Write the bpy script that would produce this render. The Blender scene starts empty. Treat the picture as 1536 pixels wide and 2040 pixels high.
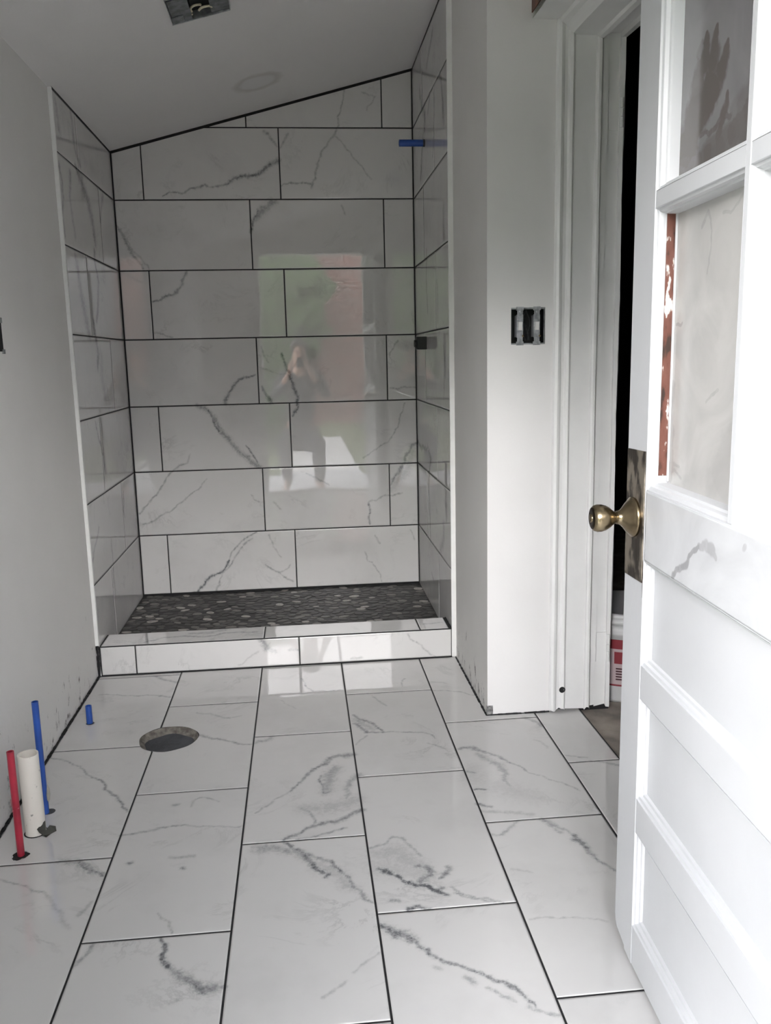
import bpy, bmesh, math, random
import numpy as np
from mathutils import Vector, Matrix
random.seed(7); rng = np.random.default_rng(7)
S = bpy.context.scene
C = S.collection

# ------------------------------------------------------------------ camera
cd = bpy.data.cameras.new('camera'); cam = bpy.data.objects.new('camera', cd); C.objects.link(cam)
F_PX = 1701.14
cd.sensor_fit = 'HORIZONTAL'; cd.sensor_width = 36.0; cd.lens = 36.0 * F_PX / 1536.0
cd.clip_start = 0.02; cd.clip_end = 200
pitch, roll, yaw = -0.1791, 0.0225, -0.0961
Mz = Matrix.Rotation(yaw, 3, 'Z'); Mx = Matrix.Rotation(pitch, 3, 'X')
base = Mz @ Mx
right = base @ Vector((math.cos(roll), 0, -math.sin(roll)))
up = base @ Vector((math.sin(roll), 0, math.cos(roll)))
fwd = base @ Vector((0, 1, 0))
cam.matrix_world = Matrix(((right.x, up.x, -fwd.x, .7834), (right.y, up.y, -fwd.y, -3.144), (right.z, up.z, -fwd.z, 1.1577), (0, 0, 0, 1)))
S.camera = cam

# ------------------------------------------------------------------ daylight (overcast sky, everything comes in by the open entrance door)
W = bpy.data.worlds.new('sky'); S.world = W; W.use_nodes = True
nt = W.node_tree; bg = nt.nodes['Background']
tc = nt.nodes.new('ShaderNodeTexCoord'); sx = nt.nodes.new('ShaderNodeSeparateXYZ'); cr = nt.nodes.new('ShaderNodeValToRGB')
nt.links.new(tc.outputs['Generated'], sx.inputs[0]); nt.links.new(sx.outputs['Z'], cr.inputs[0]); nt.links.new(cr.outputs[0], bg.inputs[0])
ramp = cr.color_ramp.elements
ramp[0].position = 0.0; ramp[0].color = (.12, .12, .123, 1)
ramp[1].position = 1.0; ramp[1].color = (.050, .054, .062, 1)
for pos_, col_ in ((.27, (.20, .20, .205, 1)), (.315, (1.0, .975, .975, 1)), (.39, (.95, .93, .94, 1)), (.46, (.42, .42, .44, 1)), (.55, (.17, .175, .19, 1)), (.70, (.075, .08, .09, 1))):
    el = ramp.new(pos_); el.color = col_
bg.inputs[1].default_value = 72.0
# sun standing behind the house: lights only the garden, the path and the neighbour's wall
sd = bpy.data.lights.new('SUN', 'SUN'); sd.energy = 10.0; sd.angle = .01; sd.color = (1.0, .96, .90)
so = bpy.data.objects.new('sun', sd); C.objects.link(so); so.rotation_euler = Vector((-.25, -1.0, -1.15)).to_track_quat('-Z', 'Y').to_euler()
S.view_settings.view_transform = 'Standard'
try: S.view_settings.look = 'None'
except Exception: pass
S.view_settings.gamma = 1.0; S.view_settings.use_curve_mapping = False
S.view_settings.exposure = -0.44
S.cycles.max_bounces = 12; S.cycles.diffuse_bounces = 8; S.cycles.glossy_bounces = 6; S.cycles.transparent_max_bounces = 8
S.cycles.sample_clamp_indirect = 8.0
FLV=[(0.55,[9,5,3],[(0.899,-0.777),(0.859,-0.778),(0.818,-0.814),(0.782,-0.852),(0.747,-0.919),(0.717,-0.971)]),(0.3,[3,2.5],[(0.717,-0.971),(0.666,-1.028),(0.625,-1.074)]),(0.35,[14,12],[(0.843,-0.855),(0.822,-0.918),(0.81,-0.99)]),(0.5,3,[(0.801,-0.894),(0.8,-0.943),(0.805,-0.994),(0.822,-0.991)]),(0.55,[7,4],[(0.902,-1.095),(0.878,-1.109),(0.842,-1.138),(0.798,-1.147),(0.755,-1.169),(0.701,-1.212)]),(0.45,[3,3],[(0.857,-1.176),(0.797,-1.196),(0.734,-1.212)]),(0.22,[20,18],[(0.751,-1.071),(0.79,-1.072),(0.845,-1.069),(0.898,-1.035)]),(0.4,3,[(0.743,-1.065),(0.77,-1.099),(0.779,-1.144)]),(0.35,[9,5],[(0.907,-0.909),(0.868,-0.976),(0.865,-1.03)]),(0.4,[14,10,7],[(0.645,-1.241),(0.693,-1.248),(0.742,-1.28),(0.766,-1.308)]),(0.75,[5,6,4],[(0.701,-1.223),(0.746,-1.27),(0.766,-1.314),(0.779,-1.346),(0.804,-1.367),(0.798,-1.378)]),(0.5,[5,3,4],[(0.746,-1.262),(0.779,-1.296),(0.814,-1.315),(0.832,-1.357),(0.853,-1.387),(0.862,-1.426),(0.878,-1.464),(0.897,-1.483)]),(0.22,[18,12],[(0.79,-1.326),(0.834,-1.383),(0.859,-1.427)]),(0.7,3.5,[(0.816,-1.317),(0.824,-1.342),(0.834,-1.361)]),(0.25,2.2,[(0.896,-1.642),(0.867,-1.667),(0.842,-1.691)]),(0.25,2.5,[(0.827,-1.712),(0.814,-1.724),(0.782,-1.748)]),(0.6,[4,5,3],[(0.918,-0.491),(0.943,-0.535),(0.978,-0.579),(1.004,-0.639)]),(0.55,[5,5,3],[(0.918,-0.559),(0.951,-0.632),(1.004,-0.639)]),(0.3,[12,8],[(0.928,-0.533),(0.975,-0.613)]),(0.4,[2.5,3,2.5],[(1.004,-0.639),(1.078,-0.65),(1.126,-0.658),(1.156,-0.706)]),(0.3,3,[(1.13,-0.737),(1.178,-0.791)]),(0.25,3,[(0.95,-0.653),(0.911,-0.715)]),(0.35,3,[(0.905,-1.277),(0.939,-1.266),(0.967,-1.233),(0.991,-1.241),(1.004,-1.275),(1.025,-1.323)]),(0.22,[20,24,18],[(0.916,-1.297),(0.97,-1.294),(1.01,-1.356)]),(0.18,24,[(0.912,-1.342),(0.972,-1.376),(1.026,-1.403)]),(0.9,[5,5,4],[(0.921,-1.363),(0.947,-1.386),(0.98,-1.423),(1.002,-1.435),(1.027,-1.443)]),(0.9,[4,5,3],[(1.02,-1.434),(1.033,-1.456),(1.05,-1.469),(1.063,-1.48)]),(0.6,[6,6],[(1.012,-1.362),(1.034,-1.371),(1.038,-1.399),(1.011,-1.42)]),(0.6,5,[(1.054,-1.416),(1.081,-1.377)]),(0.6,3.5,[(1.032,-1.461),(1.056,-1.452)]),(0.5,4,[(0.937,-1.479),(0.954,-1.486)]),(0.75,4.5,[(0.968,-1.518),(0.988,-1.508),(1.015,-1.52)]),(0.4,2.5,[(1.077,-1.473),(1.106,-1.493),(1.157,-1.515)]),(0.7,[5,8,9,5,3],[(0.906,-1.559),(0.926,-1.579),(0.952,-1.598),(0.972,-1.62),(0.994,-1.659)]),(0.65,[4,3,3],[(0.994,-1.659),(1.017,-1.683),(1.045,-1.697),(1.069,-1.714)]),(0.7,[3,3.5,4.5,3,2.5],[(1.069,-1.714),(1.091,-1.731),(1.119,-1.752),(1.14,-1.774),(1.151,-1.796),(1.163,-1.817)]),(0.45,[4,5],[(1.051,-1.729),(1.067,-1.748)]),(0.4,3,[(1.086,-1.762),(1.108,-1.784),(1.131,-1.803)]),(0.4,3,[(1.151,-1.818),(1.162,-1.828),(1.201,-1.844)]),(0.3,4,[(0.998,-1.695),(1.011,-1.702)]),(0.5,[4,7,5,3],[(1.213,-0.79),(1.249,-0.782),(1.286,-0.817),(1.324,-0.855),(1.345,-0.897)]),(0.45,2.5,[(1.345,-0.897),(1.372,-0.928),(1.398,-0.974)]),(0.3,2.5,[(1.398,-0.974),(1.426,-1.004),(1.453,-1.025),(1.49,-1.078)]),(0.4,[8,8,6],[(1.264,-0.827),(1.293,-0.876),(1.313,-0.904),(1.317,-0.953),(1.303,-0.995)]),(0.35,3,[(1.303,-0.995),(1.313,-1.028)]),(0.14,[26,30,20],[(1.229,-0.911),(1.253,-1.002),(1.334,-1.069),(1.367,-1.101)]),(0.6,3.5,[(1.214,-1.033),(1.243,-1.037)]),(0.65,4,[(1.205,-1.109),(1.236,-1.127)]),(0.5,3.5,[(1.21,-0.929),(1.233,-0.941)]),(0.25,5,[(1.208,-1.145),(1.284,-1.161),(1.332,-1.178)]),(0.35,[8,5],[(1.467,-0.598),(1.5,-0.665)]),(0.2,3,[(1.453,-0.76),(1.476,-0.819)]),(0.5,[5,7,4],[(1.351,-1.202),(1.366,-1.23),(1.388,-1.257)]),(0.35,3,[(1.388,-1.257),(1.408,-1.289)]),(0.75,[6,7,5],[(1.408,-1.289),(1.414,-1.319),(1.419,-1.358)]),(0.55,[5,3,3],[(1.419,-1.358),(1.427,-1.392),(1.444,-1.42),(1.464,-1.456)]),(0.4,4,[(1.372,-1.254),(1.38,-1.274)]),(0.35,4,[(1.291,-1.201),(1.259,-1.234),(1.24,-1.255),(1.211,-1.255)]),(0.4,[3,2.5],[(1.075,-1.451),(1.089,-1.476),(1.124,-1.5),(1.176,-1.521)]),(0.25,2.2,[(1.217,-1.582),(1.246,-1.579),(1.299,-1.586),(1.373,-1.609)]),(0.2,3,[(1.223,-1.404),(1.265,-1.422)]),(0.4,[3,4,2.5],[(0.296,-1.134),(0.358,-1.124),(0.417,-1.108),(0.453,-1.106)]),(0.25,2.5,[(0.453,-1.106),(0.512,-1.121),(0.595,-1.13)]),(0.4,2.8,[(-0.002,-0.668),(0.048,-0.695),(0.102,-0.738),(0.139,-0.799),(0.172,-0.827)]),(0.55,[3,3.5,3],[(0.172,-0.827),(0.214,-0.897),(0.25,-0.946),(0.29,-1.019)]),(0.45,[5,4,3],[(0.426,-0.572),(0.47,-0.607),(0.523,-0.633),(0.592,-0.664)]),(0.35,6,[(0.604,-0.659),(0.653,-0.62)]),(0.4,[9,7,5],[(0.179,-1.229),(0.219,-1.24),(0.259,-1.284),(0.288,-1.298)]),(0.6,3,[(0.216,-1.227),(0.235,-1.263),(0.262,-1.28),(0.29,-1.304)]),(0.4,2.5,[(0.018,-1.273),(0.066,-1.293),(0.104,-1.311),(0.145,-1.343),(0.183,-1.364)]),(0.2,4,[(0.183,-1.364),(0.215,-1.416),(0.26,-1.485)]),(0.3,2.5,[(0.455,-1.017),(0.459,-0.983),(0.48,-0.97),(0.525,-1.0)]),(0.4,4,[(0.406,-1.005),(0.42,-0.999)]),(0.6,4,[(0.339,-1.261),(0.346,-1.259)]),(0.6,4,[(0.467,-1.296),(0.472,-1.301)]),(0.3,5,[(0.435,-1.249),(0.488,-1.25)]),(0.8,[3,4,5],[(0.457,-1.539),(0.47,-1.575),(0.47,-1.601),(0.484,-1.628)]),(0.5,[6,8,9,6],[(0.484,-1.628),(0.514,-1.663),(0.544,-1.685),(0.57,-1.703),(0.596,-1.697)]),(0.4,[3,5],[(0.322,-1.54),(0.314,-1.581),(0.299,-1.605)]),(0.3,2.5,[(0.438,-1.459),(0.464,-1.488),(0.478,-1.528)]),(0.3,4,[(0.286,-1.401),(0.27,-1.444)]),(0.2,3,[(0.52,-1.712),(0.503,-1.726)]),(0.35,[6,6],[(0.196,-0.025),(0.241,-0.069),(0.294,-0.107)]),(0.35,[3,4],[(0.034,-0.182),(0.129,-0.206),(0.227,-0.216),(0.285,-0.243)]),(0.45,[2.5,3,2.5],[(0.749,-0.139),(0.768,-0.23),(0.789,-0.266),(0.84,-0.274),(0.892,-0.273)]),(0.3,3,[(0.992,-0.339),(1.033,-0.434)]),(0.35,2.5,[(1.201,-0.321),(1.301,-0.351),(1.34,-0.389)]),(0.25,4,[(0.398,-0.396),(0.481,-0.441),(0.547,-0.443)]),(0.2,2.5,[(0.677,-0.331),(0.729,-0.413)]),(0.35,2.5,[(1.107,-0.274),(1.124,-0.198)]),(0.3,3,[(1.528,-0.92),(1.594,-0.923),(1.638,-0.945)]),(0.3,3,[(1.517,-0.874),(1.573,-0.895)]),(0.35,4,[(1.602,-0.921),(1.645,-0.953)])]
BKV=[(0.55,[2.5,3,3.5],[(0.213,1.883),(0.278,1.899),(0.336,1.916),(0.422,1.92),(0.486,1.93)]),(0.7,[4,5,6,6,7],[(0.486,1.93),(0.525,1.954),(0.568,1.968),(0.625,1.97),(0.662,1.989),(0.694,2.017),(0.731,2.034)]),(0.45,[2.5,5,3],[(-0.002,1.769),(0.023,1.728),(0.047,1.672),(0.08,1.616),(0.106,1.572)]),(0.3,2.5,[(0.02,1.748),(0.062,1.661),(0.132,1.572)]),(0.5,[10,12,8,4],[(0.707,1.857),(0.657,1.829),(0.616,1.78),(0.597,1.745)]),(0.8,[4,4],[(0.631,1.818),(0.607,1.775),(0.593,1.728)]),(0.6,[4,5,4,3],[(0.298,1.556),(0.275,1.506),(0.227,1.456),(0.174,1.435),(0.136,1.429)]),(0.4,3,[(0.135,1.291),(0.175,1.284),(0.214,1.269)]),(0.45,[5,3],[(0.672,2.154),(0.706,2.118),(0.726,2.091)]),(0.35,[4,3],[(0.778,2.146),(0.758,2.112),(0.74,2.085)]),(0.4,[2.5,3],[(1.031,2.33),(1.015,2.249),(1.004,2.182),(0.983,2.14)]),(0.4,[3,4,4],[(0.983,2.14),(0.929,2.078),(0.904,2.008),(0.891,1.953),(0.871,1.914)]),(0.45,3,[(0.881,1.931),(0.838,1.938),(0.798,1.936),(0.737,1.923)]),(0.35,2.5,[(0.989,2.133),(1.046,2.072),(1.103,2.008),(1.144,1.952)]),(0.3,2.5,[(1.111,2.319),(1.169,2.302),(1.131,2.243)]),(0.35,2.5,[(1.005,1.84),(1.021,1.799)]),(0.75,[3,4,5,6],[(0.582,1.091),(0.522,1.076),(0.476,1.041),(0.443,0.988),(0.437,0.963)]),(0.5,[6,7,8,9],[(0.306,0.957),(0.351,0.937),(0.397,0.862),(0.453,0.782),(0.526,0.711),(0.578,0.662)]),(0.75,3,[(0.342,0.947),(0.377,0.881),(0.396,0.843),(0.413,0.819)]),(0.7,2.8,[(0.522,0.764),(0.55,0.722),(0.578,0.667)]),(0.3,2.5,[(0.262,0.734),(0.244,0.69)]),(0.45,3,[(0.244,0.69),(0.182,0.661),(0.134,0.601),(0.076,0.532),(0.01,0.458)]),(0.4,2.6,[(0.332,0.613),(0.233,0.526),(0.147,0.46),(0.092,0.435),(0.023,0.409)]),(0.55,[2.5,3,3],[(0.553,0.348),(0.475,0.304),(0.416,0.218)]),(0.8,[4,5,3],[(0.416,0.218),(0.325,0.141),(0.285,0.095),(0.22,0.056)]),(0.4,3,[(0.53,0.317),(0.44,0.225),(0.365,0.124),(0.345,0.067)]),(0.45,3,[(0.586,0.186),(0.654,0.142),(0.715,0.097)]),(0.35,2.5,[(0.704,0.18),(0.654,0.145)]),(0.8,[4,6,6,4],[(0.707,1.184),(0.742,1.087),(0.76,1.017),(0.77,0.956),(0.748,0.896)]),(0.6,[4,7],[(0.61,1.037),(0.629,0.995),(0.646,0.967)]),(0.35,2.5,[(0.614,1.221),(0.645,1.147)]),(0.3,2.5,[(0.621,1.118),(0.735,1.092)]),(0.4,3,[(0.799,0.623),(0.86,0.589),(0.907,0.561)]),(0.4,2.5,[(1.277,0.942),(1.251,0.858),(1.194,0.759),(1.145,0.734),(1.074,0.688)]),(0.55,[4,6,7,5],[(1.336,0.754),(1.305,0.741),(1.272,0.686),(1.247,0.624),(1.204,0.552)]),(0.25,14,[(1.311,0.709),(1.276,0.613),(1.206,0.53)]),(0.4,3,[(1.259,0.511),(1.164,0.5),(1.092,0.471)]),(0.6,3.5,[(1.092,0.471),(1.099,0.429),(1.097,0.364)]),(0.35,2.5,[(1.069,0.228),(1.116,0.153),(1.147,0.076)]),(0.4,3,[(1.12,0.306),(1.144,0.265)]),(0.35,3,[(1.211,1.015),(1.278,1.02),(1.331,1.014)]),(0.4,2.5,[(1.21,1.167),(1.251,1.233)]),(0.3,3,[(0.639,0.491),(0.673,0.453)]),(0.3,2.5,[(1.293,0.329),(1.314,0.278)]),(0.3,2.5,[(0.534,0.531),(0.572,0.493)]),(0.25,3,[(-0.051,0.349),(-0.031,0.3)]),(0.3,2.5,[(0.61,0.333),(0.662,0.219)])]
LWV=[(0.4,8,[(0.019,1.824),(0.032,1.712),(0.019,1.595)]),(0.5,[8,18,22,10],[(0.249,1.873),(0.36,1.806),(0.445,1.728),(0.476,1.624)]),(0.4,10,[(0.164,1.829),(0.161,1.614)]),(0.45,[12,22,16],[(0.136,1.541),(0.173,1.439),(0.221,1.316),(0.252,1.27)]),(0.45,10,[(0.449,1.596),(0.478,1.483),(0.386,1.323)]),(0.55,[8,14,8],[(0.335,1.32),(0.37,1.206),(0.345,1.138)]),(0.35,6,[(0.233,0.94),(0.308,0.816),(0.309,0.696)]),(0.6,4,[(0.288,0.858),(0.304,0.807)]),(0.4,6,[(0.641,0.605),(0.622,0.497)]),(0.35,5,[(0.15,0.544),(0.053,0.478),(0.008,0.441)]),(0.35,4,[(0.34,0.455),(0.311,0.221)]),(0.3,12,[(0.039,2.037),(0.059,1.946)]),(0.3,10,[(0.242,2.06),(0.268,1.929),(0.328,1.889)]),(0.3,10,[(0.689,1.846),(0.603,1.733)]),(0.2,20,[(0.413,1.207),(0.438,1.027)])]
RWV=[(0.5,[10,18,16,8],[(0.667,2.259),(0.534,2.132),(0.601,2.04),(0.675,1.906)]),(0.4,8,[(0.295,2.155),(0.29,2.061),(0.338,1.927)]),(0.45,10,[(0.153,2.162),(0.093,2.06),(0.076,1.983)]),(0.5,8,[(0.453,2.113),(0.395,2.162)]),(0.4,10,[(0.463,2.293),(0.303,2.365)]),(0.5,[8,10,12,8],[(0.899,0.755),(0.637,0.751),(0.49,0.725),(0.56,0.598),(0.529,0.437),(0.521,0.363)]),(0.4,14,[(0.167,0.485),(0.17,0.433),(0.261,0.369)]),(0.35,6,[(0.124,1.194),(0.135,1.004)]),(0.3,10,[(0.528,1.592),(0.522,1.346)]),(0.3,6,[(0.504,0.214),(0.448,0.194)]),(0.3,8,[(0.274,1.448),(0.26,1.293)])]
CFV=[(0.5,[7,10,6],[(0.598,0.113),(0.618,0.086),(0.651,0.062)]),(0.4,4,[(0.702,0.065),(0.739,0.063)]),(0.35,2.5,[(1.162,0.103),(1.194,0.069),(1.27,0.005)]),(0.25,2.5,[(0.51,0.016),(0.559,0.047),(0.588,0.065)]),(0.3,4,[(0.941,0.016),(0.98,0.018)])]
CTV=[(0.4,[4,6,4],[(0.162,0.024),(0.305,0.078),(0.453,0.09),(0.581,0.081)]),(0.3,10,[(0.324,0.106),(0.457,0.134)]),(0.3,5,[(1.237,0.072),(1.308,0.079)])]

# ------------------------------------------------------------------ helpers
def new_mat(name):
    m = bpy.data.materials.new(name); m.use_nodes = True
    return m, m.node_tree, m.node_tree.nodes['Principled BSDF']
def N(t, k, **kw):
    n = t.nodes.new(k)
    for a, b in kw.items(): setattr(n, a, b)
    return n
def simple(name, col, rough=.5, metal=0, var=0.0, scale=20, col2=None, bump=0, bscale=60, spec=.5, detail=4, lo=.35, hi=.65, stretch=None):
    m, t, p = new_mat(name)
    p.inputs['Roughness'].default_value = rough; p.inputs['Metallic'].default_value = metal
    p.inputs['Specular IOR Level'].default_value = spec
    g = N(t, 'ShaderNodeNewGeometry')
    src = g.outputs['Position']
    if stretch:
        mp = N(t, 'ShaderNodeMapping'); mp.inputs['Scale'].default_value = stretch
        t.links.new(src, mp.inputs[0]); src = mp.outputs[0]
    if col2 is None: col2 = tuple(c * (1 - var) for c in col)
    nz = N(t, 'ShaderNodeTexNoise'); nz.inputs['Scale'].default_value = scale; nz.inputs['Detail'].default_value = detail
    t.links.new(src, nz.inputs['Vector'])
    r = N(t, 'ShaderNodeValToRGB'); r.color_ramp.elements[0].position = lo; r.color_ramp.elements[1].position = hi
    r.color_ramp.elements[0].color = (*col, 1); r.color_ramp.elements[1].color = (*col2, 1)
    t.links.new(nz.outputs['Fac'], r.inputs[0]); t.links.new(r.outputs[0], p.inputs['Base Color'])
    if bump:
        n2 = N(t, 'ShaderNodeTexNoise'); n2.inputs['Scale'].default_value = bscale; n2.inputs['Detail'].default_value = 5
        t.links.new(src, n2.inputs['Vector'])
        b = N(t, 'ShaderNodeBump'); b.inputs['Strength'].default_value = 1; b.inputs['Distance'].default_value = bump
        t.links.new(n2.outputs['Fac'], b.inputs['Height']); t.links.new(b.outputs[0], p.inputs['Normal'])
    return m

def marble_mat():
    m, t, p = new_mat('polished_marble_porcelain')
    L = t.links.new
    a = N(t, 'ShaderNodeAttribute', attribute_name='vd'); b = N(t, 'ShaderNodeAttribute', attribute_name='vi'); tn = N(t, 'ShaderNodeAttribute', attribute_name='tn')
    g = N(t, 'ShaderNodeNewGeometry')
    off = N(t, 'ShaderNodeVectorMath', operation='ADD'); L(g.outputs['Position'], off.inputs[0]); L(tn.outputs['Fac'], off.inputs[1])
    def noise(scale, detail, rough=.6, dist=0):
        n = N(t, 'ShaderNodeTexNoise'); n.inputs['Scale'].default_value = scale; n.inputs['Detail'].default_value = detail
        n.inputs['Roughness'].default_value = rough; n.inputs['Distortion'].default_value = dist
        L(off.outputs[0], n.inputs['Vector']); return n.outputs['Fac']
    def M(op, x, y=None):
        n = N(t, 'ShaderNodeMath', operation=op)
        for i, v in enumerate((x, y)):
            if v is None: continue
            if hasattr(v, 'node'): L(v, n.inputs[i])
            else: n.inputs[i].default_value = v
        return n.outputs[0]
    # vein strength = I * exp(-(d/w)^2) broken up by fine noise
    jig = M('MULTIPLY', M('SUBTRACT', noise(75, 7, .75), .5), 3.8)
    d = M('ADD', a.outputs['Fac'], jig)
    e = M('POWER', 2.718, M('MULTIPLY', M('MULTIPLY', d, d), -1.0))
    brk = M('ADD', M('MULTIPLY', noise(95, 7, .8), 1.9), .0)
    v = M('MULTIPLY', M('MULTIPLY', e, b.outputs['Fac']), brk)
    # very faint natural veining and clouding of the print
    fine = noise(3.2, 8, .68, 1.2)
    ridge = M('POWER', 2.718, M('MULTIPLY', M('POWER', M('MULTIPLY', M('SUBTRACT', fine, .5), 60), 2.0), -1))
    gate = M('MAXIMUM', M('MULTIPLY', M('SUBTRACT', noise(5, 3), .52), 3), 0)
    v2 = M('MULTIPLY', M('MULTIPLY', ridge, gate), .42)
    cl = M('MULTIPLY', M('MAXIMUM', M('SUBTRACT', noise(4, 4), .5), 0), .45)
    tot = M('MINIMUM', M('ADD', M('ADD', v, v2), cl), 1.0)
    mx = N(t, 'ShaderNodeMix', data_type='RGBA')
    L(tot, mx.inputs['Factor']); mx.inputs['A'].default_value = (.65, .64, .627, 1); mx.inputs['B'].default_value = (.13, .134, .142, 1)
    L(mx.outputs['Result'], p.inputs['Base Color'])
    p.inputs['Roughness'].default_value = .008; p.inputs['IOR'].default_value = 1.85
    h1 = N(t, 'ShaderNodeTexNoise'); h1.inputs['Scale'].default_value = 9; h1.inputs['Detail'].default_value = 2; L(g.outputs['Position'], h1.inputs['Vector'])
    h2 = N(t, 'ShaderNodeTexNoise'); h2.inputs['Scale'].default_value = 70; h2.inputs['Detail'].default_value = 2; L(g.outputs['Position'], h2.inputs['Vector'])
    b1 = N(t, 'ShaderNodeBump'); b1.inputs['Distance'].default_value = .00022; L(h1.outputs['Fac'], b1.inputs['Height'])
    b2 = N(t, 'ShaderNodeBump'); b2.inputs['Distance'].default_value = .00002; L(h2.outputs['Fac'], b2.inputs['Height']); L(b1.outputs[0], b2.inputs['Normal'])
    L(b2.outputs[0], p.inputs['Normal'])
    return m
MARBLE = marble_mat()
GROUT = simple('charcoal_grout', (.012, .012, .013), .8, var=.4, scale=80)
def wall_paint(name, col, dirt_z=None, smear=.06):
    """off white wall with faint plaster clouds; optional grime specks near the floor"""
    m, t, p = new_mat(name); L = t.links.new
    g = N(t, 'ShaderNodeNewGeometry')
    n1 = N(t, 'ShaderNodeTexNoise'); n1.inputs['Scale'].default_value = 2.2; n1.inputs['Detail'].default_value = 6; L(g.outputs['Position'], n1.inputs['Vector'])
    r1 = N(t, 'ShaderNodeValToRGB'); r1.color_ramp.elements[0].position = .35; r1.color_ramp.elements[1].position = .7
    r1.color_ramp.elements[0].color = (*col, 1); r1.color_ramp.elements[1].color = (*[c * (1 - smear) for c in col], 1)
    L(n1.outputs['Fac'], r1.inputs[0]); last = r1.outputs[0]
    if dirt_z:
        sp = N(t, 'ShaderNodeSeparateXYZ'); L(g.outputs['Position'], sp.inputs[0])
        mr = N(t, 'ShaderNodeMapRange'); mr.inputs['From Min'].default_value = 0; mr.inputs['From Max'].default_value = dirt_z
        mr.inputs['To Min'].default_value = .20; mr.inputs['To Max'].default_value = -.06; L(sp.outputs['Z'], mr.inputs['Value'])
        n2 = N(t, 'ShaderNodeTexNoise'); n2.inputs['Scale'].default_value = 26; n2.inputs['Detail'].default_value = 7; n2.inputs['Roughness'].default_value = .72
        mp = N(t, 'ShaderNodeMapping'); mp.inputs['Scale'].default_value = (1, 1, .6); L(g.outputs['Position'], mp.inputs[0]); L(mp.outputs[0], n2.inputs['Vector'])
        ad = N(t, 'ShaderNodeMath', operation='ADD'); L(n2.outputs['Fac'], ad.inputs[0]); L(mr.outputs[0], ad.inputs[1])
        r2 = N(t, 'ShaderNodeValToRGB'); r2.color_ramp.elements[0].position = .74; r2.color_ramp.elements[1].position = .84
        r2.color_ramp.elements[0].color = (0, 0, 0, 1); r2.color_ramp.elements[1].color = (1, 1, 1, 1); L(ad.outputs[0], r2.inputs[0])
        mx = N(t, 'ShaderNodeMix', data_type='RGBA'); L(r2.outputs[0], mx.inputs['Factor']); L(last, mx.inputs['A']); mx.inputs['B'].default_value = (.10, .09, .085, 1)
        last = mx.outputs['Result']
    L(last, p.inputs['Base Color']); p.inputs['Roughness'].default_value = .6; p.inputs['Specular IOR Level'].default_value = .3
    nb = N(t, 'ShaderNodeTexNoise'); nb.inputs['Scale'].default_value = 55; nb.inputs['Detail'].default_value = 4; L(g.outputs['Position'], nb.inputs['Vector'])
    b = N(t, 'ShaderNodeBump'); b.inputs['Distance'].default_value = .0006; L(nb.outputs['Fac'], b.inputs['Height']); L(b.outputs[0], p.inputs['Normal'])
    return m
PAINT = wall_paint('skim_coated_wall', (.80, .79, .77), dirt_z=.55)
PAINT_CLEAN = wall_paint('matte_wall_paint', (.80, .79, .775))
GLOSSW = simple('old_white_gloss_paint', (.82, .82, .81), .32, var=.06, scale=7, bump=.0011, bscale=22)
DOORW = simple('white_door_paint', (.63, .64, .655), .38, var=.05, scale=5, bump=.0007, bscale=26)
WHITE_TRIM = simple('white_metal_trim', (.82, .82, .80), .35, var=.05)
GALV = simple('galvanised_steel', (.42, .44, .45), .42, .85, var=.45, scale=60, bump=.0004)
DARKBOX = simple('black_plastic_box', (.012, .012, .013), .5, var=.3)
PVC = simple('white_pvc', (.80, .76, .69), .45, col2=(.25, .24, .21), scale=55, lo=.66, hi=.74)
PEXB = simple('blue_pex', (.018, .085, .40), .38, var=.35, scale=14)
PEXR = simple('red_pex', (.42, .022, .05), .38, var=.35, scale=22)
CONC = simple('rough_concrete', (.33, .29, .25), .9, col2=(.17, .15, .135), scale=9, bump=.004, bscale=35)
DARKCONC = simple('dark_cement', (.085, .09, .10), .85, col2=(.045, .047, .052), scale=14, bump=.002, bscale=50)
THINSET = simple('ragged_thinset', (.20, .185, .16), .9, col2=(.09, .08, .07), scale=60, bump=.003, bscale=90)
BRASS = simple('aged_brass', (.36, .29, .185), .25, 1.0, col2=(.24, .185, .115), scale=30)
BRASSDK = simple('dark_brass', (.05, .035, .02), .35, 1.0, var=.3)
TARN = simple('tarnished_plate', (.27, .235, .19), .45, .6, col2=(.040, .032, .025), scale=38, bump=.0006, lo=.44, hi=.56, stretch=(1, 1, .6), detail=8)
BROWNW = simple('bare_brown_wood', (.20, .085, .055), .6, col2=(.06, .025, .018), scale=30, bump=.001, stretch=(1, 1, .15))
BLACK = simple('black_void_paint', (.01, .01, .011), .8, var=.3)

def link(name, me, mats, parent=None):
    o = bpy.data.objects.new(name, me); C.objects.link(o)
    for m in (mats if isinstance(mats, (list, tuple)) else [mats]): me.materials.append(m)
    if parent: o.parent = parent
    return o
def tag(o, label=None, cat=None, group=None, kind=None):
    if label: o['label'] = label
    if cat: o['category'] = cat
    if group: o['group'] = group
    if kind: o['kind'] = kind
    return o
def empty(name, loc=(0, 0, 0)):
    o = bpy.data.objects.new(name, None); C.objects.link(o); o.location = loc; o.empty_display_size = .05
    return o
def par(o, root):
    """parent keeping world coordinates of the vertices"""
    o.parent = root; o.matrix_parent_inverse = Matrix.Translation(root.location).inverted(); return o

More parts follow.
